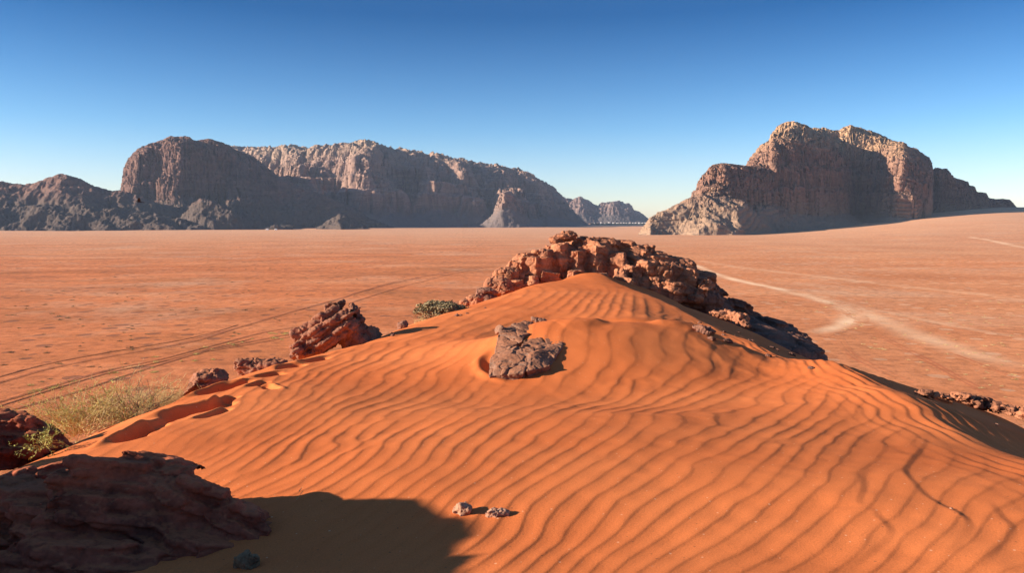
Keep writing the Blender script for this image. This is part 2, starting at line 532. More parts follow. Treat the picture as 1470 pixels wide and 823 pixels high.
def build_dune(mat):
    phase = build_phase()
    us = np.linspace(-0.92, 0.92, NU)
    vs = np.linspace(math.log(2.3), math.log(52.0), NV)
    U, Vv = np.meshgrid(us, vs)
    Y = np.exp(Vv); X = U * Y
    z = dune_mid(X, Y)
    pr = U * 0
    # cheap evaluation of the phase on a coarse grid, then bilinear
    cu = np.linspace(-0.92, 0.92, 260); cv = np.linspace(vs[0], vs[-1], 300)
    CU, CV = np.meshgrid(cu, cv)
    PH = phase(CU, CV)
    fu = (U - cu[0]) / (cu[1] - cu[0]); fv = (Vv - cv[0]) / (cv[1] - cv[0])
    iu = np.clip(fu.astype(int), 0, 258); iv = np.clip(fv.astype(int), 0, 298)
    fu -= iu; fv -= iv
    def bil(T):
        return (T[iv, iu] * (1 - fu) * (1 - fv) + T[iv, iu + 1] * fu * (1 - fv) + T[iv + 1, iu] * (1 - fu) * fv + T[iv + 1, iu + 1] * fu * fv)
    ph = bil(PH)
    gu = np.gradient(PH, cu, axis=1); gv = np.gradient(PH, cv, axis=0)
    EY = np.exp(CV)
    kx = gu / EY; ky = (gv - CU * gu) / EY
    K = bil(np.hypot(kx, ky))
    lam = np.clip(1.0 / np.maximum(K, 1e-3), 0.08, 0.6)
    # complex defects: forks and ends where the sum of two slow fields vanishes
    L = 3.0 * lam.mean()
    q = 0.85
    wild = 1.0 + 0.9 * np.exp(-((X - 2.6) / 1.5) ** 2 - ((Y - 5.2) / 1.6) ** 2) + 0.7 * np.exp(-((X + 1.6) / 1.0) ** 2 - ((Y - 6.6) / 1.6) ** 2)
    cr = 1.0 + 1.35 * wild * fbm(X / q, Y / q, oct=2, seed=11)
    ci = 1.35 * wild * fbm(X / q, Y / q, oct=2, seed=23)
    far = sstep(14, 24, Y)
    ph = ph + np.arctan2(ci, cr) / (2 * np.pi) * (1 - 0.55 * far) + 0.025 * noise(X * 6, Y * 6, seed=31) + 0.55 * noise(X / 1.5, Y / 1.5, seed=33) * (1 - .6 * far) + 0.12 * noise(X / .45, Y / .45, seed=34) * (1 - .7 * far)
    mag = np.clip(np.hypot(cr, ci) / 0.55, 0, 1)
    px, py = project(X, Y, z)
    A = amp_map(px, py) * (0.55 + 0.45 * mag) * (0.8 + 0.45 * fbm(X / 1.7, Y / 1.7, oct=2, seed=41))
    inside = sstep(-0.3, 0.5, X - XL(Y)) * sstep(0.1, 0.95, XR(Y) - X) * sstep(36.5, 34.5, Y)
    A = np.clip(A, 0, 2) * inside * mag ** 0.5
    h = lam * A * (0.026 * (saw(ph, 0.19) - 0.5) - 0.010 * np.cos(2 * np.pi * (ph - 0.30)))
    # a few larger folds of sand at the lower right, each with a shaded lee to its right
    for pts, am, wd, lee, gentle in _folds:
        Q = np.array([dune_hit(*p)[:2] for p in pts])
        best = np.full(X.shape, 9.0); sgn = np.zeros(X.shape); tt = np.zeros(X.shape)
        for k in range(len(Q) - 1):
            a_, b_ = Q[k], Q[k + 1]; ab = b_ - a_; L2 = ab @ ab
            t_ = np.clip(((X - a_[0]) * ab[0] + (Y - a_[1]) * ab[1]) / L2, 0, 1)
            dx, dy = X - a_[0] - t_ * ab[0], Y - a_[1] - t_ * ab[1]
            d_ = np.hypot(dx, dy)
            n_ = d_ < best
            best = np.where(n_, d_, best); sgn = np.where(n_, np.sign(ab[0] * dy - ab[1] * dx), sgn); tt = np.where(n_, (k + t_) / (len(Q) - 1), tt)
        tap = np.sin(np.pi * np.clip(tt, 0, 1)) ** 0.7
        sd = best * sgn * (fold_side(pts) if gentle == 'left' else 1.0)
        f = np.where(sd > 0, np.exp(-(sd / wd) ** 1.2), 1 - sstep(0, lee, -sd))
        h = h * (1 - 0.35 * tap * np.exp(-(best / .10) ** 2)) + 0.50 * am * tap * f * inside * (1.0 if gentle == 'far' else (0.75 + 0.5 * noise(X / .5, Y / .5, seed=47)))
    # long streaks along the crest on its shaded side
    dr = X - XR(Y)
    st = np.exp(-((dr - 0.25) / 0.75) ** 2) * sstep(28, 18, Y)
    sph = dr / 0.17 + 0.8 * fbm(Y / 1.9, X * 0, oct=2, seed=52) + .35 * fbm(Y * 1.2, X, oct=2, seed=53)
    h = h + st * 0.032 * (saw(sph, 0.35) - 0.5) * (0.6 + 0.8 * noise(Y / 1.3, dr / .3, seed=55))
    # broken little hollows near the crest at the half-buried debris
    deb = np.exp(-((X - 4.6) / 1.5) ** 2 - ((Y - 16.5) / 3.4) ** 2)
    h = h + deb * 0.07 * ridged(X / 0.9, Y / 1.5, oct=3, seed=61) * 0.6 - deb * 0.03
    h = h + 0.012 * fbm(X / 0.8, Y / 0.8, oct=3, seed=71) + 0.03 * fbm(X / 2.6, Y / 2.6, oct=2, seed=73)
    z = z + h
    z = np.maximum(z, -0.5)
    V = np.stack([X, Y, z], -1).reshape(-1, 3)
    o = mesh_obj('sand_dune', V, grid_faces(NV, NU), mat)
    tag(o, kind='structure')
    # coarse remainder of the hill, under and around the detailed sand
    n1, n2 = 330, 300
    xs = np.linspace(-75, 75, n1); ys = np.linspace(-60, 100, n2)
    GX, GY = np.meshgrid(xs, ys)
    gz = dune_base(GX, GY) + 0.5 * fbm(GX / 6, GY / 6, oct=4, seed=81) * sstep(6, 14, np.abs(GX))
    ins = (np.abs(GX) < 0.9 * GY - 0.6) & (GY > 2.9) & (GY < 51)
    gz = np.where(ins, gz - 0.8, gz - 0.02)
    gz = np.maximum(gz, -0.6)
    o2 = mesh_obj('dune_hillside', np.stack([GX, GY, gz], -1).reshape(-1, 3), grid_faces(n2, n1), mat)
    tag(o2, kind='structure')
    return o

def plain_hit(px, py):
    d = ray(px, py)
    ys = np.geomspace(60, 9000, 2500)
    g = EYE + d[2] * ys - plain_z(d[0] * ys, ys)
    i = int(np.argmax(g < 0)) if (g < 0).any() else len(ys) - 1
    y = ys[i]
    if 0 < i:
        g0, g1 = g[i - 1], g[i]
        y = ys[i - 1] + (ys[i] - ys[i - 1]) * g0 / (g0 - g1 + 1e-9)
    return np.array([d[0] * y, y, float(plain_z(d[0] * y, y))])

# ---- sand material
def sand_material():
    t = NT('orange_sand')
    P = t.geo.outputs['Position']
    n1 = t.noise(P, 0.35, 4)
    n2 = t.noise(P, 5.0, 4, 0.6)
    grain = t.noise(P, 260.0, 2, 0.7)
    c = t.ramp(n1, [(0.34, (0.58, 0.142, 0.039)), (0.66, (0.70, 0.198, 0.060))])
    gv = t.n('ShaderNodeTexVoronoi', i_Scale=11.0, i_Randomness=1.0, voronoi_dimensions='2D'); t.set(gv.inputs['Vector'], P)
    gs = t.n('ShaderNodeSeparateColor'); t.set(gs.inputs[0], gv.outputs['Color'])
    grit = t.math('MULTIPLY', t.math('LESS_THAN', gv.outputs['Distance'], t.math('MULTIPLY', gs.outputs[0], 0.085)), t.math('GREATER_THAN', gs.outputs[1], 0.62))
    c = t.mix(t.math('MULTIPLY', n2, 0.35), c, (0.58, 0.145, 0.042))
    g = t.ramp(grain, [(0.30, 0.80), (0.5, 1.0), (0.72, 1.14)])
    c = t.mix(0.85, c, g, 'MULTIPLY')
    mid = t.noise(P, 60.0, 3, 0.65)
    c = t.mix(0.8, c, t.ramp(t.noise(P, 110.0, 2, .7), [(0.30, 0.80), (0.5, 1.0), (0.70, 1.12)]), 'MULTIPLY')
    c = t.mix(t.math('MULTIPLY', grit, 0.6), c, t.mix(t.math('GREATER_THAN', gs.outputs[2], .5), (0.16, 0.06, 0.03), (0.80, 0.50, 0.30)))
    nrm = t.bump(mid, 0.004, 0.6)
    nrm = t.bump(grain, 0.0016, 0.7, nrm)
    return t.finish(c, 0.95, nrm, 0.05)

def plain_material():
    t = NT('desert_floor')
    P = t.geo.outputs['Position']
    sep = t.n('ShaderNodeSeparateXYZ'); t.set(sep.inputs[0], P)
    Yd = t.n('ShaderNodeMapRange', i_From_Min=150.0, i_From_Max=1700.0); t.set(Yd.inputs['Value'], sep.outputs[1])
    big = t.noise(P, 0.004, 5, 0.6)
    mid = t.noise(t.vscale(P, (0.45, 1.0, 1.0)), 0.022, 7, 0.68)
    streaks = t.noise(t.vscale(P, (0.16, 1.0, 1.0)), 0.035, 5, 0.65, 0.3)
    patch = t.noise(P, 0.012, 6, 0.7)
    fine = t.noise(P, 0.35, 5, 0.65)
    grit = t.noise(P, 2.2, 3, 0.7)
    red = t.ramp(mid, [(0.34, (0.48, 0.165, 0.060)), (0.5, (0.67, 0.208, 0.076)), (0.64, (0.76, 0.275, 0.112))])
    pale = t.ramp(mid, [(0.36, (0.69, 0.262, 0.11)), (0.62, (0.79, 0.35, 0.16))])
    # right-hand flat is paler drifted sand, the far flats pale with distance
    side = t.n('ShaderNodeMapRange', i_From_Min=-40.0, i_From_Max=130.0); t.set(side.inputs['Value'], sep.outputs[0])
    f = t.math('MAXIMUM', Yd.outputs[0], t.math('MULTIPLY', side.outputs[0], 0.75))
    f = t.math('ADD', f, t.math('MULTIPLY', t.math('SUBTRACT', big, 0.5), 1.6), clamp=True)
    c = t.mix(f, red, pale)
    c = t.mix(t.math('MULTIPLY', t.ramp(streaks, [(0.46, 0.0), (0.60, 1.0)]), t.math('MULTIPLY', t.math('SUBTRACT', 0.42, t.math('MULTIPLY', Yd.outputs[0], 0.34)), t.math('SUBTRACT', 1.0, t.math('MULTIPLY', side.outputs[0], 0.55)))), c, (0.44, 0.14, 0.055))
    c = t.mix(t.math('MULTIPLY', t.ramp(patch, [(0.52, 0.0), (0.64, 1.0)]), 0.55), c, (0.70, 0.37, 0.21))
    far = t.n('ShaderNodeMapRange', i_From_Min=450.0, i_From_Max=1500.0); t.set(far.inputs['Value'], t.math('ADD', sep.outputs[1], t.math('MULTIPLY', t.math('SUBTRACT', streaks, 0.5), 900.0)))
    c = t.mix(t.math('MULTIPLY', far.outputs[0], 0.75), c, (0.75, 0.39, 0.215))  # far floor: pale sand plus distance haze painted into the colour
    stain = t.ramp(fine, [(0.36, 0.66), (0.52, 1.0), (0.68, 1.12)])
    c = t.mix(0.8, c, stain, 'MULTIPLY')
    sp = t.ramp(grit, [(0.34, 0.50), (0.46, 1.0)])
    c = t.mix(0.55, c, sp, 'MULTIPLY')
    # stones and dry plant litter lying about
    vo = t.n('ShaderNodeTexVoronoi', i_Scale=0.13, i_Randomness=1.0, voronoi_dimensions='2D'); t.set(vo.inputs['Vector'], P)
    vsep = t.n('ShaderNodeSeparateColor'); t.set(vsep.inputs[0], vo.outputs['Color'])
    rad = t.math('ADD', t.math('ADD', 0.03, t.math('MULTIPLY', vsep.outputs[0], 0.20)), t.math('MULTIPLY', t.math('SUBTRACT', grit, 0.5), 0.10))
    dot = t.math('MULTIPLY', t.math('LESS_THAN', vo.outputs['Distance'], rad), t.math('GREATER_THAN', vsep.outputs[1], 0.35))
    left_dot = t.math('MULTIPLY', dot, t.math('SUBTRACT', 0.85, side.outputs[0], clamp=True))
    c = t.mix(t.math('MULTIPLY', left_dot, 0.8), c, (0.20, 0.085, 0.05))
    c = t.mix(t.math('MULTIPLY', t.math('MULTIPLY', dot, side.outputs[0]), 0.55), c, (0.80, 0.47, 0.27))
    c = t.mix(t.attr('pale_track'), c, (0.92, 0.58, 0.34))
    c = t.mix(t.attr('dark_track'), c, (0.22, 0.072, 0.045))
    c = t.mix(t.attr('red_track'), c, (0.50, 0.14, 0.06))
    nrm = t.bump(fine, 0.35, 0.5)
    nrm = t.bump(grit, 0.08, 0.6, nrm)
    return t.finish(c, 0.95, nrm, 0.05)

def build_plain(mat):
    az = np.concatenate([np.linspace(-np.pi, -1.1, 60)[:-1], np.linspace(-1.1, 1.1, 520), np.linspace(1.1, np.pi, 60)[1:-1]])
    rr = np.concatenate([[0.5], np.geomspace(20, 60000, 420)])
    A, RR = np.meshgrid(az, rr)
    X, Y = RR * np.sin(A), RR * np.cos(A)
    Z = plain_z(X, Y)
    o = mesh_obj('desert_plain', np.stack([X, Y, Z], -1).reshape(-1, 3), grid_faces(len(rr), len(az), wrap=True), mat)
    tag(o, kind='structure')

def strip(name, pts, width, mat, attr, strength=1.0, lift=0.03, berm=0.0, prof=(0, .12, .45, .85, 1, .85, .45, .12, 0)):
    P = np.array([plain_hit(*p)[:2] for p in pts])
    # catmull-rom
    Q = [P[0]]
    PP = np.r_[[2 * P[0] - P[1]], P, [2 * P[-1] - P[-2]]]
    for i in range(1, len(PP) - 2):
        p0, p1, p2, p3 = PP[i - 1:i + 3]
        n = max(4, int(np.hypot(*(p2 - p1)) / 2.0))
        for s in np.linspace(0, 1, min(n, 60))[1:]:
            Q.append(0.5 * ((2 * p1) + (p2 - p0) * s + (2 * p0 - 5 * p1 + 4 * p2 - p3) * s * s + (3 * p1 - p0 - 3 * p2 + p3) * s ** 3))
    Q = np.array(Q)
    T = np.gradient(Q, axis=0)
    T /= np.linalg.norm(T, axis=1)[:, None] + 1e-9
    N = np.c_[-T[:, 1], T[:, 0]]
    k = len(prof)
    offs = np.linspace(-0.5, 0.5, k) * width
    wob = 1 + 0.25 * fbm(Q[:, 0] / 9, Q[:, 1] / 9, oct=2, seed=len(_dents))
    V = Q[:, None, :] + N[:, None, :] * (offs[None, :, None] * wob[:, None, None])
    a = np.array(prof)[None, :] * min(strength, 9) * np.clip(0.75 + 0.55 * fbm(Q[:, 0] / 14, Q[:, 1] / 14, oct=2, seed=91), 0.1, 1)[:, None]
    ends = np.minimum(np.arange(len(Q)), np.arange(len(Q))[::-1]) / 6.0
    a = a * np.clip(ends, 0, 1)[:, None]
    a = np.clip(a, 0, 1)
    b = np.sin(np.linspace(0, np.pi, k))[None, :] * berm
    Z = plain_z(V[..., 0], V[..., 1]) + lift + b
    VV = np.concatenate([V, Z[..., None]], -1).reshape(-1, 3)
    o = mesh_obj(name, VV, grid_faces(len(Q), k), mat, attrs={attr: a})
    tag(o, kind='structure')
    return o

def build_tracks(mat):
    L = [
        ([(-60, 566), (0, 549), (68, 530), (152, 513), (218, 502), (286, 488), (340, 471), (400, 453), (470, 434), (560, 408), (640, 391)], 1.5, .95),
        ([(-60, 592), (0, 577), (90, 550), (163, 530), (231, 516), (299, 498), (381, 477), (440, 468)], 1.3, .85),
        ([(-40, 606), (27, 586), (109, 563), (190, 536), (272, 511), (330, 497), (400, 483), (450, 474)], 1.2, .75),
        ([(240, 497), (321, 476), (417, 448), (496, 426), (566, 405), (640, 392), (720, 377)], 1.7, .5),
        ([(300, 505), (350, 496), (400, 487), (445, 478)], 1.0, .6),
        ([(500, 436), (580, 411), (661, 391), (720, 380)], 1.6, .45),
        ([(-60, 560), (0, 541), (68, 523), (152, 507), (218, 496), (286, 483), (340, 467)], .8, .5),
        ([(-60, 600), (0, 583), (90, 555), (163, 534), (231, 520), (299, 502), (360, 487)], .8, .5),
        ([(0, 392), (120, 388), (260, 382), (420, 372), (560, 366)], 9.0, .35),
        ([(0, 375), (200, 370), (420, 362), (600, 360), (730, 352)], 14.0, .35),
        ([(30, 420), (160, 412), (260, 408)], 6.0, .3),
    ]
    for p, w_, s in L:
        strip('dirt_track', p, w_, mat, 'dark_track', s * .72, berm=0.08)
    Rr = [
        ([(940, 366), (998, 381), (1029, 394), (1099, 411), (1151, 424), (1196, 437), (1214, 445), (1222, 454), (1216, 463), (1198, 471), (1160, 481)], 8.0, 1.1),
        ([(1120, 417), (1203, 435), (1255, 456), (1307, 478), (1359, 496), (1411, 513), (1500, 535)], 13.0, .55),
        ([(1203, 433), (1290, 452), (1400, 474), (1500, 490)], 6.0, .35),
        ([(1000, 374), (1060, 384), (1200, 400), (1380, 420), (1500, 436)], 12.0, .3),
        ([(1390, 340), (1430, 347), (1475, 356), (1500, 362)], 16.0, .8),
    ]
    for p, w_, s in Rr:
        strip('dirt_track', p, w_, mat, 'pale_track', s)
    Rd = [
        [(1255, 480), (1328, 518), (1376, 545), (1428, 572), (1470, 592)],
        [(1263, 480), (1336, 518), (1385, 545), (1438, 572), (1480, 592)],
        [(1203, 490), (1212, 503), (1224, 514), (1258, 531), (1307, 552)],
        [(1210, 488), (1220, 502), (1233, 513), (1266, 529), (1316, 550)],
        [(1330, 495), (1400, 520), (1480, 552)],
        [(1160, 478), (1190, 486), (1210, 500)],
    ]
    for p in Rd:
        strip('tyre_track', p, 0.8, mat, 'red_track', .85)
# ================================================================== mountains
def poly_xy(pts):
    """plan outline given as (photo px, distance Y)"""
    return np.array([((p - CX) / F * y, y) for p, y in pts], float)

def sdist(X, Y, P):
    """signed distance to a closed plan outline, positive inside"""
    best = np.full(X.shape, 1e18)
    inside = np.zeros(X.shape, bool)
    n = len(P)
    for i in range(n):
        a, b = P[i], P[(i + 1) % n]
        ab = b - a
        t = np.clip(((X - a[0]) * ab[0] + (Y - a[1]) * ab[1]) / (ab @ ab), 0, 1)
        best = np.minimum(best, (X - a[0] - t * ab[0]) ** 2 + (Y - a[1] - t * ab[1]) ** 2)
        if a[1] != b[1]:
            c = (a[1] > Y) != (b[1] > Y)
            xi = (b[0] - a[0]) * (Y - a[1]) / (b[1] - a[1]) + a[0]
            inside ^= c & (X < xi)
    return np.where(inside, 1, -1) * np.sqrt(best)

def sky_height(sky, Yref):
    """height of the top, as a function of plan position, from the skyline (px, py) at the distance of its edge"""
    s = np.array(sky, float)
    def f(X, Y):
        px = CX + F * X / np.maximum(Y, 1)
        py = np.interp(px, s[:, 0], s[:, 1])
        yr = Yref(px) if callable(Yref) else Yref
        return EYE + (HORIZ - py) / F * yr
    return f

def mesa(poly, top, talus_w=120.0, talus_f=0.32, cliff_w=30.0, cliff_f=0.50, dome_w=110.0, butt=(35.0, 150.0), seed=0, gully=8.0, dome_n=9.0, fiss=12.0):
    P = poly_xy(poly)
    def f(X, Y):
        d0 = sdist(X, Y, P)
        A, L = butt
        w1 = ridged(X / L, Y / L, oct=2, seed=seed + 1) * A * 0.8
        w2 = ridged(X / (L * .33), Y / (L * .33), oct=3, seed=seed + 2) * A * 0.24
        w3 = fbm(X / (L * .1), Y / (L * .1), oct=3, seed=seed + 3) * A * 0.10
        fis = np.exp(-(noise(X / (L * .42), Y / (L * .42), seed=seed + 11) / 0.055) ** 2) + 0.6 * np.exp(-(noise(X / (L * .2), Y / (L * .2), seed=seed + 12) / 0.07) ** 2)
        d = d0 + w1 + w2 + w3 - fiss * fis
        dt = d0 + 0.55 * w1 + 0.25 * w2 + ridged(X / 45, Y / 45, oct=3, seed=seed + 5) * gully
        H = top(X, Y)
        t = np.clip((dt + talus_w) / talus_w, 0, 1)
        z = H * talus_f * t ** 1.25
        c = np.clip(d / cliff_w, 0, 1)
        # two or three benches in the cliff
        cs = 0.45 * sstep(0, 0.30, c) + 0.35 * sstep(0.42, 0.66, c) + 0.20 * sstep(0.78, 1.0, c)
        z = z + H * cliff_f * cs
        rest = 1 - talus_f - cliff_f
        dm = 1 - np.exp(-np.clip(d - cliff_w * 0.9, 0, None) / dome_w * 2.2)
        z = z + H * rest * dm
        n = ridged(X / 85, Y / 85, oct=3, seed=seed + 7, gain=.4)
        z = z + dome_n * (n - 0.5) * dm * np.clip(H / 200, 0.1, 1)
        return np.where(t > 0, z, -60 + 0 * z) + np.where(t > 0, -0.5, 0)
    return f

def slope_hill(sky, Yc, width, seed=0, rough=10.0, slope=0.55):
    """rubble-covered hill whose crest stands at distance Yc"""
    top = sky_height(sky, Yc)
    px0, px1 = sky[0][0], sky[-1][0]
    def f(X, Y):
        px = CX + F * X / Y
        H = top(X, Y * 0 + (Yc(px) if callable(Yc) else Yc)) if False else None
        s = np.array(sky, float)
        yc = Yc(px) if callable(Yc) else Yc
        H = EYE + (HORIZ - np.interp(px, s[:, 0], s[:, 1])) / F * yc
        dd = np.abs(Y - yc + 22 * noise(X / 70, Y / 70, seed=seed))
        r = ridged(X / 85, Y / 85, oct=4, seed=seed + 2)
        r2 = ridged(X / 22, Y / 22, oct=3, seed=seed + 4)
        z = H - slope * softplus(dd - 14, 8) + (r - 0.6) * rough * np.clip(dd / 40, 0.15, 1) + (r2 - 0.5) * rough * 0.22
        z = np.where((px < px0 - 1) | (px > px1 + 1), -60, z)
        return z
    return f

def build_mountain(name, parts, px0, px1, Y0, Y1, ncol, nrow, mat, strata=2.2, rough=2.5, seed=0, base=None):
    us = (np.linspace(px0, px1, ncol) - CX) / F
    nf = 620
    ys = np.linspace(Y0, Y1, nf)
    X = us[None, :] * ys[:, None]
    Y = np.broadcast_to(ys[:, None], X.shape)
    ground = plain_z(X, Y) - 6.0
    Z = ground.copy()
    for p in parts:
        Z = np.maximum(Z, p(X, Y))
    # resample each column by length along its profile: cliffs get as many rows as flats
    dz = np.diff(Z, axis=0)
    dy = np.diff(Y, axis=0)
    wgt = np.where(dz >= 0, 1.0, 0.35)
    flat = (Z[1:] <= ground[1:] + 0.01)
    seg = (np.hypot(dy * 0.45, dz)) * wgt * np.where(flat, 0.12, 1.0)
    s = np.r_[np.zeros((1, ncol)), np.cumsum(seg, axis=0)]
    s /= s[-1:]
    tt = np.linspace(0, 1, nrow)
    Yr = np.empty((nrow, ncol)); Zr = np.empty((nrow, ncol))
    for c in range(ncol):
        Yr[:, c] = np.interp(tt, s[:, c], ys)
        Zr[:, c] = np.interp(tt, s[:, c], Z[:, c])
    Xr = us[None, :] * Yr
    # displacement along the normal: ledges of the bedding and broken rock
    P = np.stack([Xr, Yr, Zr], -1)
    tu = np.gradient(P, axis=1); tv = np.gradient(P, axis=0)
    N = np.cross(tu, tv)
    N /= np.linalg.norm(N, axis=-1)[..., None] + 1e-9
    steep = 1 - np.abs(N[..., 2])
    warp = 3.0 * noise(Xr / 120, Yr / 120, Zr / 90, seed=seed + 1)
    bed = Zr / 9.0 + warp
    b = np.abs(2 * (bed - np.floor(bed)) - 1)
    bed2 = Zr / 3.6 + warp * 2.1
    b2 = np.abs(2 * (bed2 - np.floor(bed2)) - 1)
    flute = ridged(Xr / 26, Yr / 26, Zr / 150, oct=3, seed=seed + 3)
    rk = fbm(Xr / 16, Yr / 16, Zr / 34, oct=4, seed=seed + 5)
    D = steep ** 1.0 * (strata * (sstep(0.15, 0.6, b) - 0.5) + strata * 0.45 * (b2 - 0.5) + rough * 1.3 * (flute - 0.4)) + rough * rk * 0.9
    rel = sstep(0.5, 8.0, Zr - plain_z(Xr, Yr))
    P = P + N * (D * rel)[..., None]
    o = mesh_obj(name, P.reshape(-1, 3), grid_faces(nrow, ncol), mat)
    tag(o, kind='structure')
    return o

def sandstone(name, face, face2, cap, cap_z, cap_w, varnish=(0.10, 0.062, 0.055), bedscale=0.09, rub=(0.20, 0.14, 0.11), rub_z=60.0):
    t = NT(name)
    P = t.geo.outputs['Position']
    sep = t.n('ShaderNodeSeparateXYZ'); t.set(sep.inputs[0], P)
    big = t.noise(P, 0.010, 5, 0.6)
    beds = t.noise(t.vscale(P, (0.10, 0.10, 1.0)), bedscale, 5, 0.6, 0.4)
    streak = t.noise(t.vscale(P, (1.0, 1.0, 0.09)), 0.07, 4, 0.65)
    fine = t.noise(P, 0.20, 6, 0.68)
    crack = t.noise(t.vscale(P, (1, 1, 0.18)), 0.05, 5, 0.6, 0.5)
    c = t.mix(t.ramp(beds, [(0.38, 0.0), (0.62, 1.0)]), face, face2)
    c = t.mix(t.math('MULTIPLY', t.ramp(streak, [(0.50, 0.0), (0.68, 1.0)]), 0.55), c, varnish)
    # the pale upper beds of the massif
    h = t.math('ADD', sep.outputs[2], t.math('MULTIPLY', t.math('SUBTRACT', big, 0.5), 190.0))
    mr = t.n('ShaderNodeMapRange', i_From_Min=cap_z - cap_w, i_From_Max=cap_z + cap_w); t.set(mr.inputs['Value'], h)
    capc = t.mix(t.ramp(beds, [(0.40, 0.0), (0.60, 1.0)]), cap, tuple(0.78 * x for x in cap))
    c = t.mix(mr.outputs[0], c, capc)
    # rubble aprons low down
    lo = t.n('ShaderNodeMapRange', i_From_Min=rub_z + 22, i_From_Max=rub_z - 22)
    t.set(lo.inputs['Value'], t.math('ADD', sep.outputs[2], t.math('MULTIPLY', t.math('SUBTRACT', crack, 0.5), 90.0)))
    c = t.mix(lo.outputs[0], c, t.mix(fine, rub, tuple(0.72 * x for x in rub)))
    c = t.mix(0.85, c, t.ramp(fine, [(0.30, 0.74), (0.50, 1.0), (0.72, 1.12)]), 'MULTIPLY')
    nrm = t.bump(crack, 6.0, 0.7)
    nrm = t.bump(fine, 1.4, 0.5, nrm)
    nrm = t.bump(beds, 4.0, 0.7, nrm)
    return t.finish(c, 0.95, nrm, 0.05)

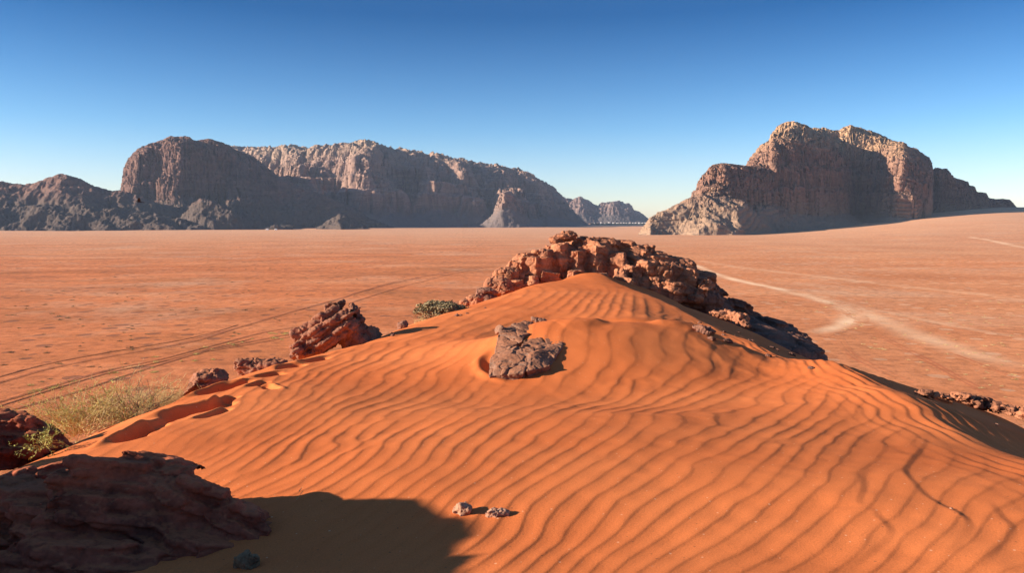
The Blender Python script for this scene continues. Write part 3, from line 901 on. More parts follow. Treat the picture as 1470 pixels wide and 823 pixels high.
def build_mountains():
    M_dark = sandstone('dark_sandstone', (0.15, 0.08, 0.062), (0.20, 0.112, 0.085), (0.22, 0.14, 0.11), 330, 60, rub=(0.115, 0.082, 0.066), rub_z=85)
    M_pale = sandstone('pale_sandstone', (0.26, 0.155, 0.115), (0.33, 0.205, 0.155), (0.43, 0.30, 0.205), 300, 70, rub=(0.19, 0.14, 0.12), rub_z=70)
    M_butte = sandstone('butte_sandstone', (0.235, 0.118, 0.08), (0.30, 0.165, 0.11), (0.52, 0.31, 0.17), 195, 45, rub=(0.36, 0.225, 0.145), rub_z=62)
    # ---- low dark hill at the far left
    hillA = [(-260, 250), (-120, 258), (0, 262), (20, 264), (40, 267), (55, 266), (75, 257), (92, 252), (120, 259), (135, 267), (160, 275), (178, 276),
             (200, 282), (225, 292), (260, 305), (300, 318), (340, 326), (380, 332)]
    front = [(-260, 300), (0, 302), (60, 296), (110, 296), (160, 301), (220, 308), (270, 318), (310, 330)]
    back = [(-260, 246), (0, 263), (30, 265), (60, 268), (110, 282), (160, 300)]
    build_mountain('dark_hill', [slope_hill(hillA, 2150, 1, seed=10, rough=14, slope=0.62), slope_hill(front, 1990, 1, seed=14, rough=15, slope=0.5),
                                 slope_hill(back, 2420, 1, seed=17, rough=10, slope=0.8)],
                   -250, 385, 1780, 2700, 520, 150, M_dark, strata=1.5, rough=3.2, seed=20)
    # ---- dark massif
    skyB = [(150, 300), (177, 280), (181, 262), (185, 240), (190, 231), (203, 221), (214, 216), (222, 211), (240, 208), (250, 203), (262, 205), (275, 203), (290, 206), (310, 206), (330, 212), (345, 217), (360, 224), (380, 238)]
    mB = mesa([(163, 2340), (200, 2260), (232, 2290), (262, 2250), (300, 2330), (345, 2370), (378, 2480), (390, 2700), (330, 2950), (165, 2900)], sky_height(skyB, 2420),
              talus_w=150, talus_f=0.34, cliff_w=40, cliff_f=0.52, dome_w=50, butt=(24, 130), seed=30, dome_n=14, fiss=22)
    ridgeB = [(330, 216), (345, 220), (360, 224), (375, 232), (400, 253), (425, 265), (450, 275), (480, 287), (500, 296), (520, 308), (540, 318), (565, 327)]
    mB2 = slope_hill(ridgeB, lambda px: 2480 + 0 * px, 1, seed=33, rough=13, slope=0.85)
    kn = slope_hill([(255, 322), (280, 292), (292, 286), (312, 292), (330, 298), (350, 306), (365, 314), (420, 325)], 2060, 1, seed=36, rough=14, slope=0.75)
    kn2 = slope_hill([(455, 328), (480, 313), (490, 308), (505, 313), (520, 322), (530, 328)], 2080, 1, seed=39, rough=10, slope=0.7)
    build_mountain('dark_mountain', [mB, mB2, kn, kn2], 110, 580, 1900, 3050, 600, 260, M_dark, strata=3.8, rough=3.2, seed=40)
    # ---- long pale plateau, receding to the right
    skyC = [(150, 216), (345, 208), (360, 209), (380, 210), (400, 208), (420, 207), (440, 210), (465, 210), (480, 211), (500, 207), (515, 205), (527, 203), (540, 205), (553, 212), (570, 212), (580, 214),
            (600, 219), (612, 222), (630, 223), (650, 227), (665, 228), (680, 234), (700, 236), (720, 238), (728, 240), (745, 241), (755, 247), (770, 251), (785, 261), (800, 271), (812, 279), (822, 290), (830, 300), (845, 322)]
    YC = lambda px: np.interp(px, [300, 480, 540, 600, 700, 825], [3060, 2960, 2900, 3020, 3200, 3600])
    polyC = [(190, 3150), (280, 3080), (345, 3000), (430, 2890), (485, 2850), (500, 2800), (532, 2720), (548, 2740), (572, 2840), (588, 2960), (620, 2810), (640, 3040), (670, 2880), (690, 3180), (728, 2980), (752, 3300), (780, 3170), (796, 3420), (815, 3600), (828, 4000), (600, 4200), (190, 3900)]
    mC = mesa(polyC, sky_height(skyC, YC), talus_w=150, talus_f=0.22, cliff_w=120, cliff_f=0.46, dome_w=190, butt=(95, 400), seed=50, dome_n=36, fiss=38)
    knob = mesa([(712, 2620), (722, 2590), (738, 2610), (752, 2680), (750, 2800), (714, 2780)], sky_height([(690, 300), (705, 290), (712, 281), (720, 276), (730, 275), (738, 279), (748, 287), (760, 300)], 2670),
                talus_w=75, talus_f=0.5, cliff_w=22, cliff_f=0.4, dome_w=20, butt=(8, 60), seed=56, gully=4)
    build_mountain('pale_plateau_mountain', [mC, knob], 290, 850, 2500, 4700, 860, 330, M_pale, strata=5.0, rough=2.4, seed=60)
    # ---- far ridge
    skyE = [(760, 280), (800, 284), (822, 289), (827, 287), (832, 285), (838, 288), (845, 291), (852, 295), (858, 298), (863, 293), (870, 293), (880, 292), (887, 291), (893, 293), (897, 295), (901, 293), (905, 297), (908, 303), (916, 305), (922, 309), (928, 314), (936, 318)]
    mE = mesa([(770, 5250), (838, 5170), (855, 5210), (880, 5170), (905, 5210), (940, 5270), (945, 6000), (770, 6000)], sky_height(skyE, 5350), talus_w=160, talus_f=0.42, cliff_w=50, cliff_f=0.48, dome_w=30, butt=(26, 200), seed=70, dome_n=18)
    M_far = sandstone('far_sandstone', (0.17, 0.11, 0.095), (0.22, 0.15, 0.125), (0.30, 0.21, 0.165), 300, 70, rub=(0.13, 0.10, 0.09), rub_z=70)
    build_mountain('distant_mountain', [mE], 790, 960, 4800, 6200, 260, 150, M_far, strata=4, rough=6, seed=72)
    # ---- butte on the right
    skyF = [(1040, 290), (1060, 268), (1064, 240), (1066, 224), (1070, 212), (1074, 207), (1085, 200), (1101, 194), (1103, 185), (1110, 179), (1118, 175), (1130, 173), (1139, 171.5), (1150, 173), (1161, 176), (1175, 176), (1186, 178), (1198, 183),
            (1203, 179), (1213, 177), (1226, 182), (1236, 187), (1246, 191), (1255, 193), (1262, 196), (1281, 202), (1300, 206), (1310, 207), (1314, 212), (1326, 216), (1331, 223), (1333, 240), (1336, 345), (1400, 360)]
    Yf = lambda px: np.interp(px, [1060, 1110, 1250, 1300, 1335], [1790, 1740, 1940, 1850, 1930])
    polyF = [(1040, 1680), (1090, 1560), (1108, 1530), (1150, 1590), (1200, 1660), (1226, 1820), (1284, 1620), (1304, 1620), (1345, 1720), (1380, 1900), (1385, 2250), (1040, 2250)]
    mF = mesa(polyF, sky_height(skyF, Yf), talus_w=70, talus_f=0.14, cliff_w=34, cliff_f=0.50, dome_w=115, butt=(14, 120), seed=80, dome_n=12, fiss=13)
    skyG = [(985, 290), (998, 275), (1001, 252), (1010, 245), (1020, 238), (1030, 236), (1041, 236), (1063, 237), (1100, 238), (1112, 242)]
    mG = mesa([(992, 1530), (1006, 1465), (1040, 1440), (1075, 1470), (1112, 1530), (1112, 1900), (992, 1900)], sky_height(skyG, 1510), talus_w=60, talus_f=0.40, cliff_w=22, cliff_f=0.52, dome_w=25, butt=(9, 70), seed=84, dome_n=3)
    mG2 = mesa([(989, 1480), (1000, 1430), (1020, 1405), (1050, 1410), (1056, 1470), (1040, 1560), (995, 1560)], sky_height([(980, 285), (988, 273), (1000, 266), (1030, 265), (1045, 271), (1058, 280)], 1440), talus_w=50, talus_f=0.50, cliff_w=16, cliff_f=0.40, dome_w=20, butt=(9, 45), seed=86, dome_n=3)
    apron = slope_hill([(916, 337), (925, 326), (933, 314), (945, 307), (958, 302), (975, 292), (990, 284), (1010, 281), (1040, 284), (1060, 288), (1075, 298), (1092, 316), (1106, 330), (1120, 338)],
                       lambda px: np.interp(px, [915, 985, 1120], [1330, 1395, 1420]), 1, seed=88, rough=11, slope=0.62)
    skyT = [(1325, 240), (1333, 236), (1338, 238), (1345, 243), (1352, 243), (1358, 250), (1363, 256), (1383, 260), (1386, 266), (1393, 267), (1396, 274), (1410, 276), (1414, 283), (1425, 285), (1444, 285), (1452, 292), (1459, 298), (1470, 306)]
    mT = mesa([(1325, 2000), (1345, 1960), (1385, 2010), (1392, 2040), (1412, 2080), (1425, 2160), (1452, 2200), (1462, 2300), (1470, 2500), (1325, 2500)], sky_height(skyT, lambda px: np.interp(px, [1330, 1390, 1420, 1460], [2030, 2060, 2150, 2240])),
              talus_w=25, talus_f=0.12, cliff_w=16, cliff_f=0.66, dome_w=18, butt=(6, 60), seed=90, gully=3, dome_n=3)
    build_mountain('sandstone_butte_mountain', [mF, mG, mG2, apron, mT], 905, 1480, 1240, 2650, 1000, 340, M_butte, strata=4.0, rough=1.0, seed=100)

def build_haze():
    x0, x1, y0, y1, z0, z1 = -5000, 5000, -400, 7000, -8.0, 460
    V = [(x, y, z) for z in (z0, z1) for y in (y0, y1) for x in (x0, x1)]
    Fc = [[0, 2, 3, 1], [4, 5, 7, 6], [0, 1, 5, 4], [2, 6, 7, 3], [0, 4, 6, 2], [1, 3, 7, 5]]
    m = bpy.data.materials.new('haze_air')
    m.use_nodes = True
    m.node_tree.nodes.clear()
    out = m.node_tree.nodes.new('ShaderNodeOutputMaterial')
    pv = m.node_tree.nodes.new('ShaderNodeVolumePrincipled')
    pv.inputs['Color'].default_value = (0.62, 0.74, 0.95, 1)
    pv.inputs['Density'].default_value = 0.00004
    pv.inputs['Anisotropy'].default_value = 0.0
    m.node_tree.links.new(pv.outputs[0], out.inputs['Volume'])
    o = mesh_obj('haze', V, Fc, m, smooth=False)
    tag(o, kind='stuff')
# ================================================================== rocks
_ico = {}
def ico(sub):
    if sub not in _ico:
        import bmesh
        bm = bmesh.new()
        bmesh.ops.create_icosphere(bm, subdivisions=sub, radius=1.0)
        _ico[sub] = (np.array([v.co[:] for v in bm.verts]), np.array([[v.index for v in f.verts] for f in bm.faces]))
        bm.free()
    return _ico[sub]

def rot3(rx, ry, rz):
    return np.array(Matrix.Rotation(R(rz), 3, 'Z') @ Matrix.Rotation(R(ry), 3, 'Y') @ Matrix.Rotation(R(rx), 3, 'X'))

def blob(center, radii, rot=(0, 0, 0), seed=0, planes=16, flat=0.72, soft=30.0, sub=4):
    """a convex broken stone: a ball cut by random planes"""
    rg = np.random.RandomState(seed * 7 + 11)
    V, Fc = ico(sub)
    n = rg.normal(size=(planes, 3)); n /= np.linalg.norm(n, axis=1)[:, None]
    n = np.r_[n, np.eye(3), -np.eye(3)]
    h = np.r_[rg.uniform(flat, 1.0, planes), np.full(6, 0.95)]
    r = h[None] / np.maximum(V @ n.T, 0.08)
    r = np.minimum(r, 1.25)
    r = -np.log(np.exp(-soft * r).sum(1)) / soft + 0.10
    P = V * r[:, None] * np.array(radii)[None]
    return P @ rot3(*rot).T + np.array(center)[None], Fc

def slabs(center, radii, rot=(0, 0, 0), seed=0, n=6, sides=9, jag=0.16, slip=0.10, taper=0.55, gap=0.04):
    """a stack of broken beds: angular plates of uneven reach lying on one another"""
    rg = np.random.RandomState(seed * 13 + 5)
    rx, ry, rz = radii
    M = rot3(*rot)
    out = []
    ang0 = np.sort(rg.uniform(0, 2 * np.pi, sides))
    shape = rg.uniform(.78, 1.08, sides)
    zs = np.cumsum(np.r_[0, rg.uniform(.5, 1.5, n)])
    zs = zs / zs[-1] * 2 - 1
    for k in range(n):
        z0, z1 = zs[k] * rz, zs[k + 1] * rz
        zm = 0.5 * (zs[k] + zs[k + 1])
        s = (1 - taper * max(zm, 0) ** 2) * (1 - .25 * max(-zm, 0) ** 2) * rg.uniform(1 - jag, 1 + jag * .5)
        a = ang0 + rg.normal(size=sides) * .10
        r = shape * rg.uniform(1 - jag * .7, 1 + jag * .4, sides) * s
        ox, oy = rg.normal(size=2) * slip
        ring = np.stack([np.cos(a) * r * rx + ox * rx, np.sin(a) * r * ry + oy * ry, np.zeros(sides)], 1)
        tilt = rg.normal(size=2) * gap
        V = []
        for zz, sc in ((z0 - .02 * rz, .95), (z0 + (z1 - z0) * .5, 1.02), (z1 + .02 * rz, .93)):
            q = ring * np.array([sc, sc, 1]); q[:, 2] = zz + q[:, 0] * tilt[0] + q[:, 1] * tilt[1]
            V.append(q)
        V = np.concatenate(V + [np.array([[ox * rx, oy * ry, z0 - .02 * rz], [ox * rx, oy * ry, z1 + .02 * rz]])])
        Fc = []
        for i in range(sides):
            j = (i + 1) % sides
            for L in (0, 1):
                p, q_ = L * sides, (L + 1) * sides
                Fc += [[p + i, p + j, q_ + j], [p + i, q_ + j, q_ + i]]
            Fc += [[3 * sides, j, i], [3 * sides + 1, 2 * sides + i, 2 * sides + j]]
        out.append((V @ M.T + np.array(center)[None], np.array(Fc)))
    return out

def hull(pts, seed=0, sub=2):
    """an angular stone: the convex hull of a few corner points (px, py, Y), its base sunk in the sand"""
    import bmesh
    P = [at(*p) for p in pts]
    lo = min(p[2] for p in P) - .25
    c = np.mean(P, axis=0)
    P += [np.array([p[0] * .8 + c[0] * .2, p[1] * .8 + c[1] * .2, lo]) for p in P[:]]
    bm = bmesh.new()
    for p in P: bm.verts.new(p)
    r = bmesh.ops.convex_hull(bm, input=bm.verts)
    bmesh.ops.delete(bm, geom=[v for v in bm.verts if not v.link_faces], context='VERTS')
    bmesh.ops.triangulate(bm, faces=bm.faces)
    bm.verts.index_update()
    V = np.array([v.co[:] for v in bm.verts]); Fc = np.array([[v.index for v in f.verts] for f in bm.faces])
    bm.free()
    return V, Fc

def S(px, py, Y, radii, rot=(0, 0, 0), seed=0, **kw):
    return slabs(at(px, py, Y), radii, rot, seed, **kw)

def rock(name, blobs, voxel, mat, amp=0.05, scale=0.35, bed=(0, 0.15, (0.1, -0.1, 1.0), 0.0), crack=(0.0, 0.4), seed=0, label=None, cat='rock', group=None, origin=None, parent=None, fine=0.0):
    """union of convex stones, remeshed, then broken up by bedding ledges, cracks and grain"""
    VV, FF, k = [], [], 0
    for P, f in blobs:
        VV.append(P); FF.append(f + k); k += len(P)
    VV = np.concatenate(VV); FF = np.concatenate(FF)
    me = bpy.data.meshes.new('tmp')
    me.from_pydata(VV.tolist(), [], FF.tolist())
    ob = bpy.data.objects.new('tmp', me)
    COL.objects.link(ob)
    md = ob.modifiers.new('r', 'REMESH')
    md.mode = 'VOXEL'
    md.voxel_size = voxel
    md.use_smooth_shade = True
    ev = ob.evaluated_get(bpy.context.evaluated_depsgraph_get())
    m2 = bpy.data.meshes.new_from_object(ev)
    bpy.data.objects.remove(ob); bpy.data.meshes.remove(me)
    n = len(m2.vertices)
    co = np.empty(n * 3, np.float32); m2.vertices.foreach_get('co', co); co = co.reshape(-1, 3).astype(float)
    no = np.empty(n * 3, np.float32); m2.vertices.foreach_get('normal', no); no = no.reshape(-1, 3).astype(float)
    x, y, z = co.T
    w = 0.25 * noise(x / scale * 1.3, y / scale * 1.3, z / scale * 1.3, seed=seed + 2)
    k1, e1 = blocks(x / scale * 1.25 + w, y / scale * 1.25 + w, z / scale * 1.7 - w, seed=seed % 50)
    k2, e2 = blocks(x / scale * 3.1 + w, y / scale * 3.1, z / scale * 4.2 + w, seed=seed % 50 + 3)
    D = amp * (1.1 * k1 + 0.24 * k2 - 0.22 * np.exp(-e1 / 0.06))
    D = D + amp * 0.20 * fbm(x / scale * 2, y / scale * 2, z / scale * 2, oct=4, seed=seed + 1, gain=0.55)
    ba, bt, bn, bw = bed
    if ba:
        bn = np.array(bn, float); bn /= np.linalg.norm(bn)
        s = co @ bn / bt + (0.35 + bw) * fbm(x / scale * 0.6, y / scale * .6, z / scale * .6, oct=3, seed=seed + 9)
        fr = s - np.floor(s)
        hard = noise(np.floor(s) * 1.7, 0.5, seed=seed + 13)
        side = 1 - np.abs(no @ bn)
        D = D + ba * side * (np.where(fr < 0.82, 0.35 + 0.5 * fr, 0.35 + 0.41 - 1.3 * (fr - 0.82) / 0.18) + 0.9 * hard - 0.4)
    ca, cs = crack
    if ca:
        c1 = np.abs(noise(x / cs, y / cs, z / (cs * .8), seed=seed + 17) + .25 * noise(x / cs * 3, y / cs * 3, z / cs * 3, seed=seed + 18))
        D = D - ca * np.exp(-(c1 / 0.07) ** 2)
        c2 = np.abs(noise(x / cs * 2.1 + 4, y / cs * 2.1, z / cs * 1.7, seed=seed + 19))
        D = D - ca * 0.45 * np.exp(-(c2 / 0.09) ** 2)
    if fine:
        D = D + fine * fbm(x / (scale * .12), y / (scale * .12), z / (scale * .12), oct=3, seed=seed + 21)
    co = co + no * D[:, None]
    if origin is None:
        origin = np.array([co[:, 0].mean(), co[:, 1].mean(), co[:, 2].min()])
    co = co - origin[None]
    m2.vertices.foreach_set('co', co.astype(np.float32).ravel())
    m2.polygons.foreach_set('use_smooth', np.ones(len(m2.polygons), bool))
    m2.update()
    m2.materials.clear(); m2.materials.append(mat)
    o = bpy.data.objects.new(name, m2)
    m2.name = name
    COL.objects.link(o)
    o.location = origin
    if parent:
        o.parent = parent
    tag(o, label, cat if label else None, group)
    return o

def rock_material(name, a, b, dark, scale=1.0, dust=0.0, bedn=(0.3, 0.3, 1.6), bumpd=0.02):
    t = NT(name)
    P = t.geo.outputs['Position']
    n1 = t.noise(P, 1.3 * scale, 5, 0.6)
    n2 = t.noise(t.vscale(P, bedn), 3.2 * scale, 5, 0.62, 0.5)
    n3 = t.noise(P, 14 * scale, 5, 0.68)
    n4 = t.noise(P, 70 * scale, 3, 0.7)
    c = t.mix(t.ramp(n2, [(0.36, 0.0), (0.62, 1.0)]), a, b)
    c = t.mix(t.math('MULTIPLY', t.ramp(n1, [(0.48, 0.0), (0.62, 1.0)]), 0.75), c, dark)
    c = t.mix(0.8, c, t.ramp(n3, [(0.28, 0.62), (0.5, 1.0), (0.75, 1.2)]), 'MULTIPLY')
    if dust:
        sep = t.n('ShaderNodeSeparateXYZ'); t.set(sep.inputs[0], t.geo.outputs['Normal'])
        up = t.ramp(t.math('ADD', sep.outputs[2], t.math('MULTIPLY', t.math('SUBTRACT', n3, 0.5), 0.8)), [(0.72, 0.0), (0.95, 1.0)])
        c = t.mix(t.math('MULTIPLY', up, dust), c, (0.58, 0.18, 0.06))
    nrm = t.bump(n2, bumpd * 2.2 / scale, 0.6)
    nrm = t.bump(n3, bumpd * 0.7 / scale, 0.8, nrm)
    nrm = t.bump(n4, bumpd * 0.25 / scale, 0.8, nrm)
    return t.finish(c, 0.92, nrm, 0.12)

def B(px, py, Y, radii, rot=(0, 0, 0), seed=0, **kw):
    return blob(at(px, py, Y), radii, rot, seed, **kw)

def build_rocks():
    M_red = rock_material('red_sandstone', (0.38, 0.145, 0.072), (0.46, 0.185, 0.095), (0.16, 0.068, 0.042), scale=0.9, bumpd=0.03)
    M_ledge = rock_material('brown_sandstone', (0.19, 0.088, 0.058), (0.25, 0.115, 0.075), (0.11, 0.055, 0.04), scale=0.8, bumpd=0.03)
    M_maroon = rock_material('maroon_sandstone', (0.30, 0.072, 0.036), (0.38, 0.095, 0.048), (0.11, 0.032, 0.02), scale=2.2, dust=0.35, bumpd=0.022)
    M_grey = rock_material('weathered_rock', (0.20, 0.115, 0.08), (0.29, 0.135, 0.078), (0.095, 0.06, 0.046), scale=1.9, dust=0.3, bumpd=0.010)
    M_brown = rock_material('rust_brown_rock', (0.24, 0.10, 0.062), (0.31, 0.13, 0.075), (0.11, 0.06, 0.046), scale=1.7, dust=0.4, bumpd=0.02)
    M_stone = rock_material('pinkish_stone', (0.36, 0.18, 0.11), (0.44, 0.23, 0.145), (0.24, 0.11, 0.07), scale=7, bumpd=0.01)
    rg = np.random.RandomState(5)
    # ---- foreground rock in the shade, bottom left
    bl = []
    for px, py, Y, r_, rt, sd, n in ((150, 752, 4.95, (0.80, 0.50, 0.42), (-10, 13, 10), 1, 9), (30, 785, 4.85, (0.75, 0.55, 0.40), (-8, 4, 0), 2, 8), (275, 748, 5.0, (0.50, 0.40, 0.27), (-8, 24, 12), 3, 7),
                                     (212, 704, 5.15, (0.46, 0.36, 0.24), (-6, 12, 4), 4, 6), (345, 765, 4.9, (0.30, 0.30, 0.17), (-6, 30, 8), 5, 5), (-160, 770, 4.9, (0.8, 0.6, 0.55), (0, 4, 0), 6, 8),
                                     (110, 815, 4.45, (0.68, 0.26, 0.16), (-12, 6, 4), 7, 5), (285, 800, 4.65, (0.42, 0.24, 0.12), (-10, 16, 0), 8, 4), (85, 712, 5.25, (0.50, 0.34, 0.22), (-6, -8, 0), 9, 6), (25, 725, 5.2, (0.5, 0.34, 0.2), (-6, -10, 0), 10, 6)):
        bl += S(px, py, Y, r_, rt, sd, n=n + 2, sides=11, jag=.25, slip=.08)
    rock('foreground_rock', bl, 0.012 * QV, M_maroon, amp=0.018, scale=0.40, bed=(0.030, 0.055, (0.30, -0.22, 1.0), 0.30), crack=(0.018, 0.7), seed=100, fine=0.005,
         label='big dark maroon rock with flowing layers in the shaded bottom corner')
    # ---- unseen boulder added left of the view to throw the shade over it
    rock('shading_boulder', [blob((-6.7, 3.38, 23.03), (1.0, 1.15, 1.93), (0, 0, 0), 12, flat=.85), blob((-7.6, 3.6, 22.6), (1.2, 1.2, 1.9), (0, 0, 20), 13), blob((-7.4, 6.9, 21.85), (1.1, 1.2, 1.7), (0, 0, 20), 14)],
         0.06, M_maroon, amp=0.10, scale=0.9, bed=(0.06, 0.3, (0.1, 0, 1), 0.2), seed=120, label='unseen maroon boulder added left of the view to shade the foreground rock')
    rock('shaded_rock', [*S(18, 632, 8.6, (0.55, 0.4, 0.28), (0, 6, 0), 15, n=5), *S(-60, 648, 8.4, (0.6, 0.5, 0.36), (0, 0, 0), 16), *S(58, 646, 8.7, (0.25, 0.3, 0.15), (0, 20, 0), 17, n=3)],
         0.025 * QV, M_maroon, amp=0.035, scale=0.45, bed=(0.05, 0.10, (0.1, -0.1, 1), 0.1), crack=(0.03, 0.4), seed=130, label='dark rock at the left edge with a green sprig growing before it')
    # ---- half buried rock in the middle of the dune
    bl = [hull([(701, 540, 12.0), (752, 536, 11.95), (757, 521, 12.25), (748, 497, 12.9), (722, 500, 13.0), (704, 512, 12.7), (712, 525, 12.2)]),
          hull([(756, 534, 12.0), (789, 526, 12.2), (792, 503, 12.9), (776, 484, 13.45), (752, 488, 13.3), (748, 498, 12.9), (765, 512, 12.4)]),
          hull([(710, 512, 12.8), (725, 497, 13.1), (750, 490, 13.3), (756, 472, 13.95), (736, 467, 14.2), (720, 476, 13.8), (716, 470, 13.9), (712, 486, 13.5)]),
          hull([(790, 522, 12.4), (806, 500, 13.0), (811, 482, 13.6), (797, 475, 13.9), (781, 482, 13.55), (788, 500, 12.95)]),
          hull([(745, 482, 13.5), (770, 478, 13.75), (771, 463, 14.5), (752, 461, 14.6), (736, 466, 14.2)])]
    bl += [B(718, 474, 13.85, (0.07, 0.10, 0.09), (0, 20, 30), 25)]
    rock('half_buried_rock', bl, 0.011 * QV, M_grey, amp=0.026, scale=0.50, bed=(0.008, 0.10, (0.6, -0.2, 0.7), 0.2), crack=(0.02, 0.6), seed=140, fine=0.004,
         label='jagged grey brown rock half buried in the middle of the rippled dune')
    rock('rock_tip', [B(776, 461, 15.6, (0.19, 0.12, 0.05), (0, 12, 0), 27)], 0.012, M_grey, amp=0.03, scale=0.12, seed=150, label='small dark rock tip poking from sand behind the half buried rock')
    # ---- outcrop at the end of the dune
    bl = []
    k = 30
    # rounded blocks of the front (px, py, Y, half width, half height)
    front = [(738, 395, 36.2, .60, .62), (760, 388, 36.4, .55, .70), (782, 380, 36.8, .62, .75), (806, 376, 37.0, .60, .85), (832, 382, 36.9, .62, .75), (858, 374, 37.3, .62, .70), (884, 382, 37.2, .66, .66), (828, 400, 36.0, .62, .36), (857, 403, 35.7, .62, .34),
             (790, 402, 36.0, .56, .34), (762, 408, 35.8, .50, .36), (742, 412, 35.7, .45, .34), (890, 400, 36.4, .52, .42), (905, 396, 36.8, .6, .5), (926, 391, 37.2, .75, .62), (952, 396, 37.3, .85, .62), (980, 402, 37.3, .85, .60), (1003, 412, 37.4, .66, .44),
             (930, 412, 36.6, .8, .42), (962, 418, 36.6, .9, .45), (992, 424, 36.8, .7, .36), (1012, 424, 37.6, .55, .24), (905, 408, 35.9, .5, .3)]
    for px, py, Y, w_, h_ in front:
        bl += (S(px, py, Y, (w_, w_ * 1.1, h_), (rg.uniform(-8, 8), rg.uniform(2, 14), rg.uniform(-30, 30)), k, n=5, sides=9, jag=.14, slip=.05, taper=.3) if px > 895 else S(px, py, Y, (w_, w_ * 1.1, h_), (rg.uniform(-8, 8), rg.uniform(-4, 12), rg.uniform(-30, 30)), k, n=3, sides=8, jag=.10, slip=.04, taper=.45)); k += 1
    # body behind
    for px, py, Y, w_, h_ in ((760, 392, 38, 1.2, 1.0), (800, 384, 38.4, 1.5, 1.25), (850, 380, 38.8, 1.6, 1.25), (900, 384, 39, 1.6, 1.1), (950, 394, 39, 1.6, .9), (990, 404, 39, 1.2, .7)):
        bl.append(B(px, py, Y, (w_, 1.8, h_), (0, 0, 0), k)); k += 1
    # thin weathered slabs along the top
    top = [(756, 366, 37.4, .62), (775, 362, 37.6, .55), (790, 356, 37.8, .6), (815, 352, 38.0, .62), (842, 344, 38.3, .75), (868, 346, 38.4, .78), (895, 351, 38.5, .85), (920, 357, 38.6, .85), (942, 366, 38.4, .8), (962, 373, 38.4, .8), (982, 374, 38.4, .55), (975, 386, 38.0, .8),
           (870, 360, 37.8, .6), (905, 366, 37.9, .65), (935, 378, 37.8, .6), (1000, 398, 38.2, .5), (1016, 406, 38.3, .42), (845, 358, 37.6, .5)]
    for px, py, Y, s in top:
        bl += S(px, py + 6, Y, (s * 1.2, s * 1.15, s * .46), (rg.uniform(-6, 6), rg.uniform(2, 14), rg.uniform(-40, 40)), k, n=5, sides=9, jag=.24, slip=.09); k += 1
    rock('rock_outcrop', bl, 0.036 * QV, M_red, amp=0.055, scale=0.9, bed=(0.04, 0.22, (0.20, -0.1, 1.0), 0.15), crack=(0.10, 1.3), seed=200, fine=0.014,
              label='red layered rock outcrop crowning the far end of the dune', cat='rock outcrop')
    rock('perched_boulder', [B(812, 340, 38.0, (0.52, 0.45, 0.24), (0, -10, 10), 90), B(800, 346, 37.9, (0.4, 0.4, 0.17), (0, 12, 0), 91)], 0.03 * QV, M_red, amp=0.06, scale=0.4, bed=(0.05, 0.16, (0, 0, 1), 0.1), crack=(.05, .5), seed=210,
         label='small flat boulder perched on top of the red outcrop', cat='boulder')
    # ---- dark ledge right of the outcrop, running towards the viewer
    bl = []
    edge = [(1018, 404, 39.0), (1032, 424, 38.4), (1058, 430, 37.2), (1084, 446, 35.6), (1104, 456, 34.0), (1122, 462, 32.4), (1138, 474, 30.6), (1150, 486, 29.0), (1162, 497, 27.6)]
    for i, (px, py, Y) in enumerate(edge):
        Y = Y * (1.02 + 0.2 * min(1, i / 4))
        bl += S(px - 4, py + 10, Y, (1.2, 1.15, .36), (0, 18, rg.uniform(-30, 30)), 300 + i, n=5, sides=10, jag=.22, slip=.10)
        bl.append(B(px - 30, py + 22, Y - 1.2, (1.7, 1.5, .75), (0, 22, rg.uniform(-20, 20)), 320 + i, planes=12, flat=.75))
        bl.append(B(px - 40, py + 60, Y - .6, (2.2, 1.8, 1.6), (0, 20, rg.uniform(-20, 20)), 340 + i, planes=12, flat=.8))
    rock('rock_ledge', bl, 0.055 * QV, M_ledge, amp=0.06, scale=1.0, bed=(0.08, 0.28, (0.28, 0.0, 1.0), 0.12), crack=(0.08, 1.6), seed=220, fine=0.015,
         label='long dark rock ledge in shade stepping down right of the red outcrop', cat='rock ledge')
    rock('lit_ledge_top', S(1055, 455, 27.5, (0.7, 0.5, .16), (0, 12, -20), 360, n=4) + S(1036, 453, 27.8, (0.55, 0.4, .13), (0, 8, -10), 361, n=3) + S(1068, 467, 26.8, (0.3, 0.3, .12), (0, 8, -10), 362, n=3), 0.03 * QV, M_red, amp=0.07, scale=0.4, bed=(.06, .14, (.1, 0, 1), .2), crack=(.05, .5), seed=230,
         label='thin sunlit red slab lying on the sand beside the dark ledge', cat='rock slab')
    # ---- chain of boulders left of the outcrop
    ch = [(716, 412, 35.0, .62, 'upright red boulder touching the left foot of the outcrop'), (698, 423, 33.5, .42, 'dark cracked boulder second from the outcrop along the dune edge'),
          (682, 432, 31.5, .34, 'low red boulder between the grey cushion bush and the dark cracked boulder'), (667, 437, 30, .22, 'small reddish stone beside the right end of the cushion bush'), (727, 397, 36.2, .6, 'blocky red boulder leaning on the lower left outcrop')]
    for i, (px, py, Y, s, lab) in enumerate(ch):
        rock('boulder', [B(px, py, Y, (s * 1.1, s, s * .8), (0, -10, 20 * i), 370 + i), B(px + 6, py + 8, Y - .2, (s * .7, s * .7, s * .6), (0, 10, 35), 380 + i), B(px - 8, py + 8, Y, (s * .8, s * .6, s * .5), (0, 10, 35), 390 + i)],
             0.03 * QV, M_red if i != 1 else M_ledge, amp=0.05, scale=0.6, bed=(.06, .2, (.1, 0, 1), .2), crack=(.08, .5), seed=240 + i, label=lab, cat='boulder', group='boulders along the left edge of the dune')
    # ---- boulders on the left flank
    bl = []
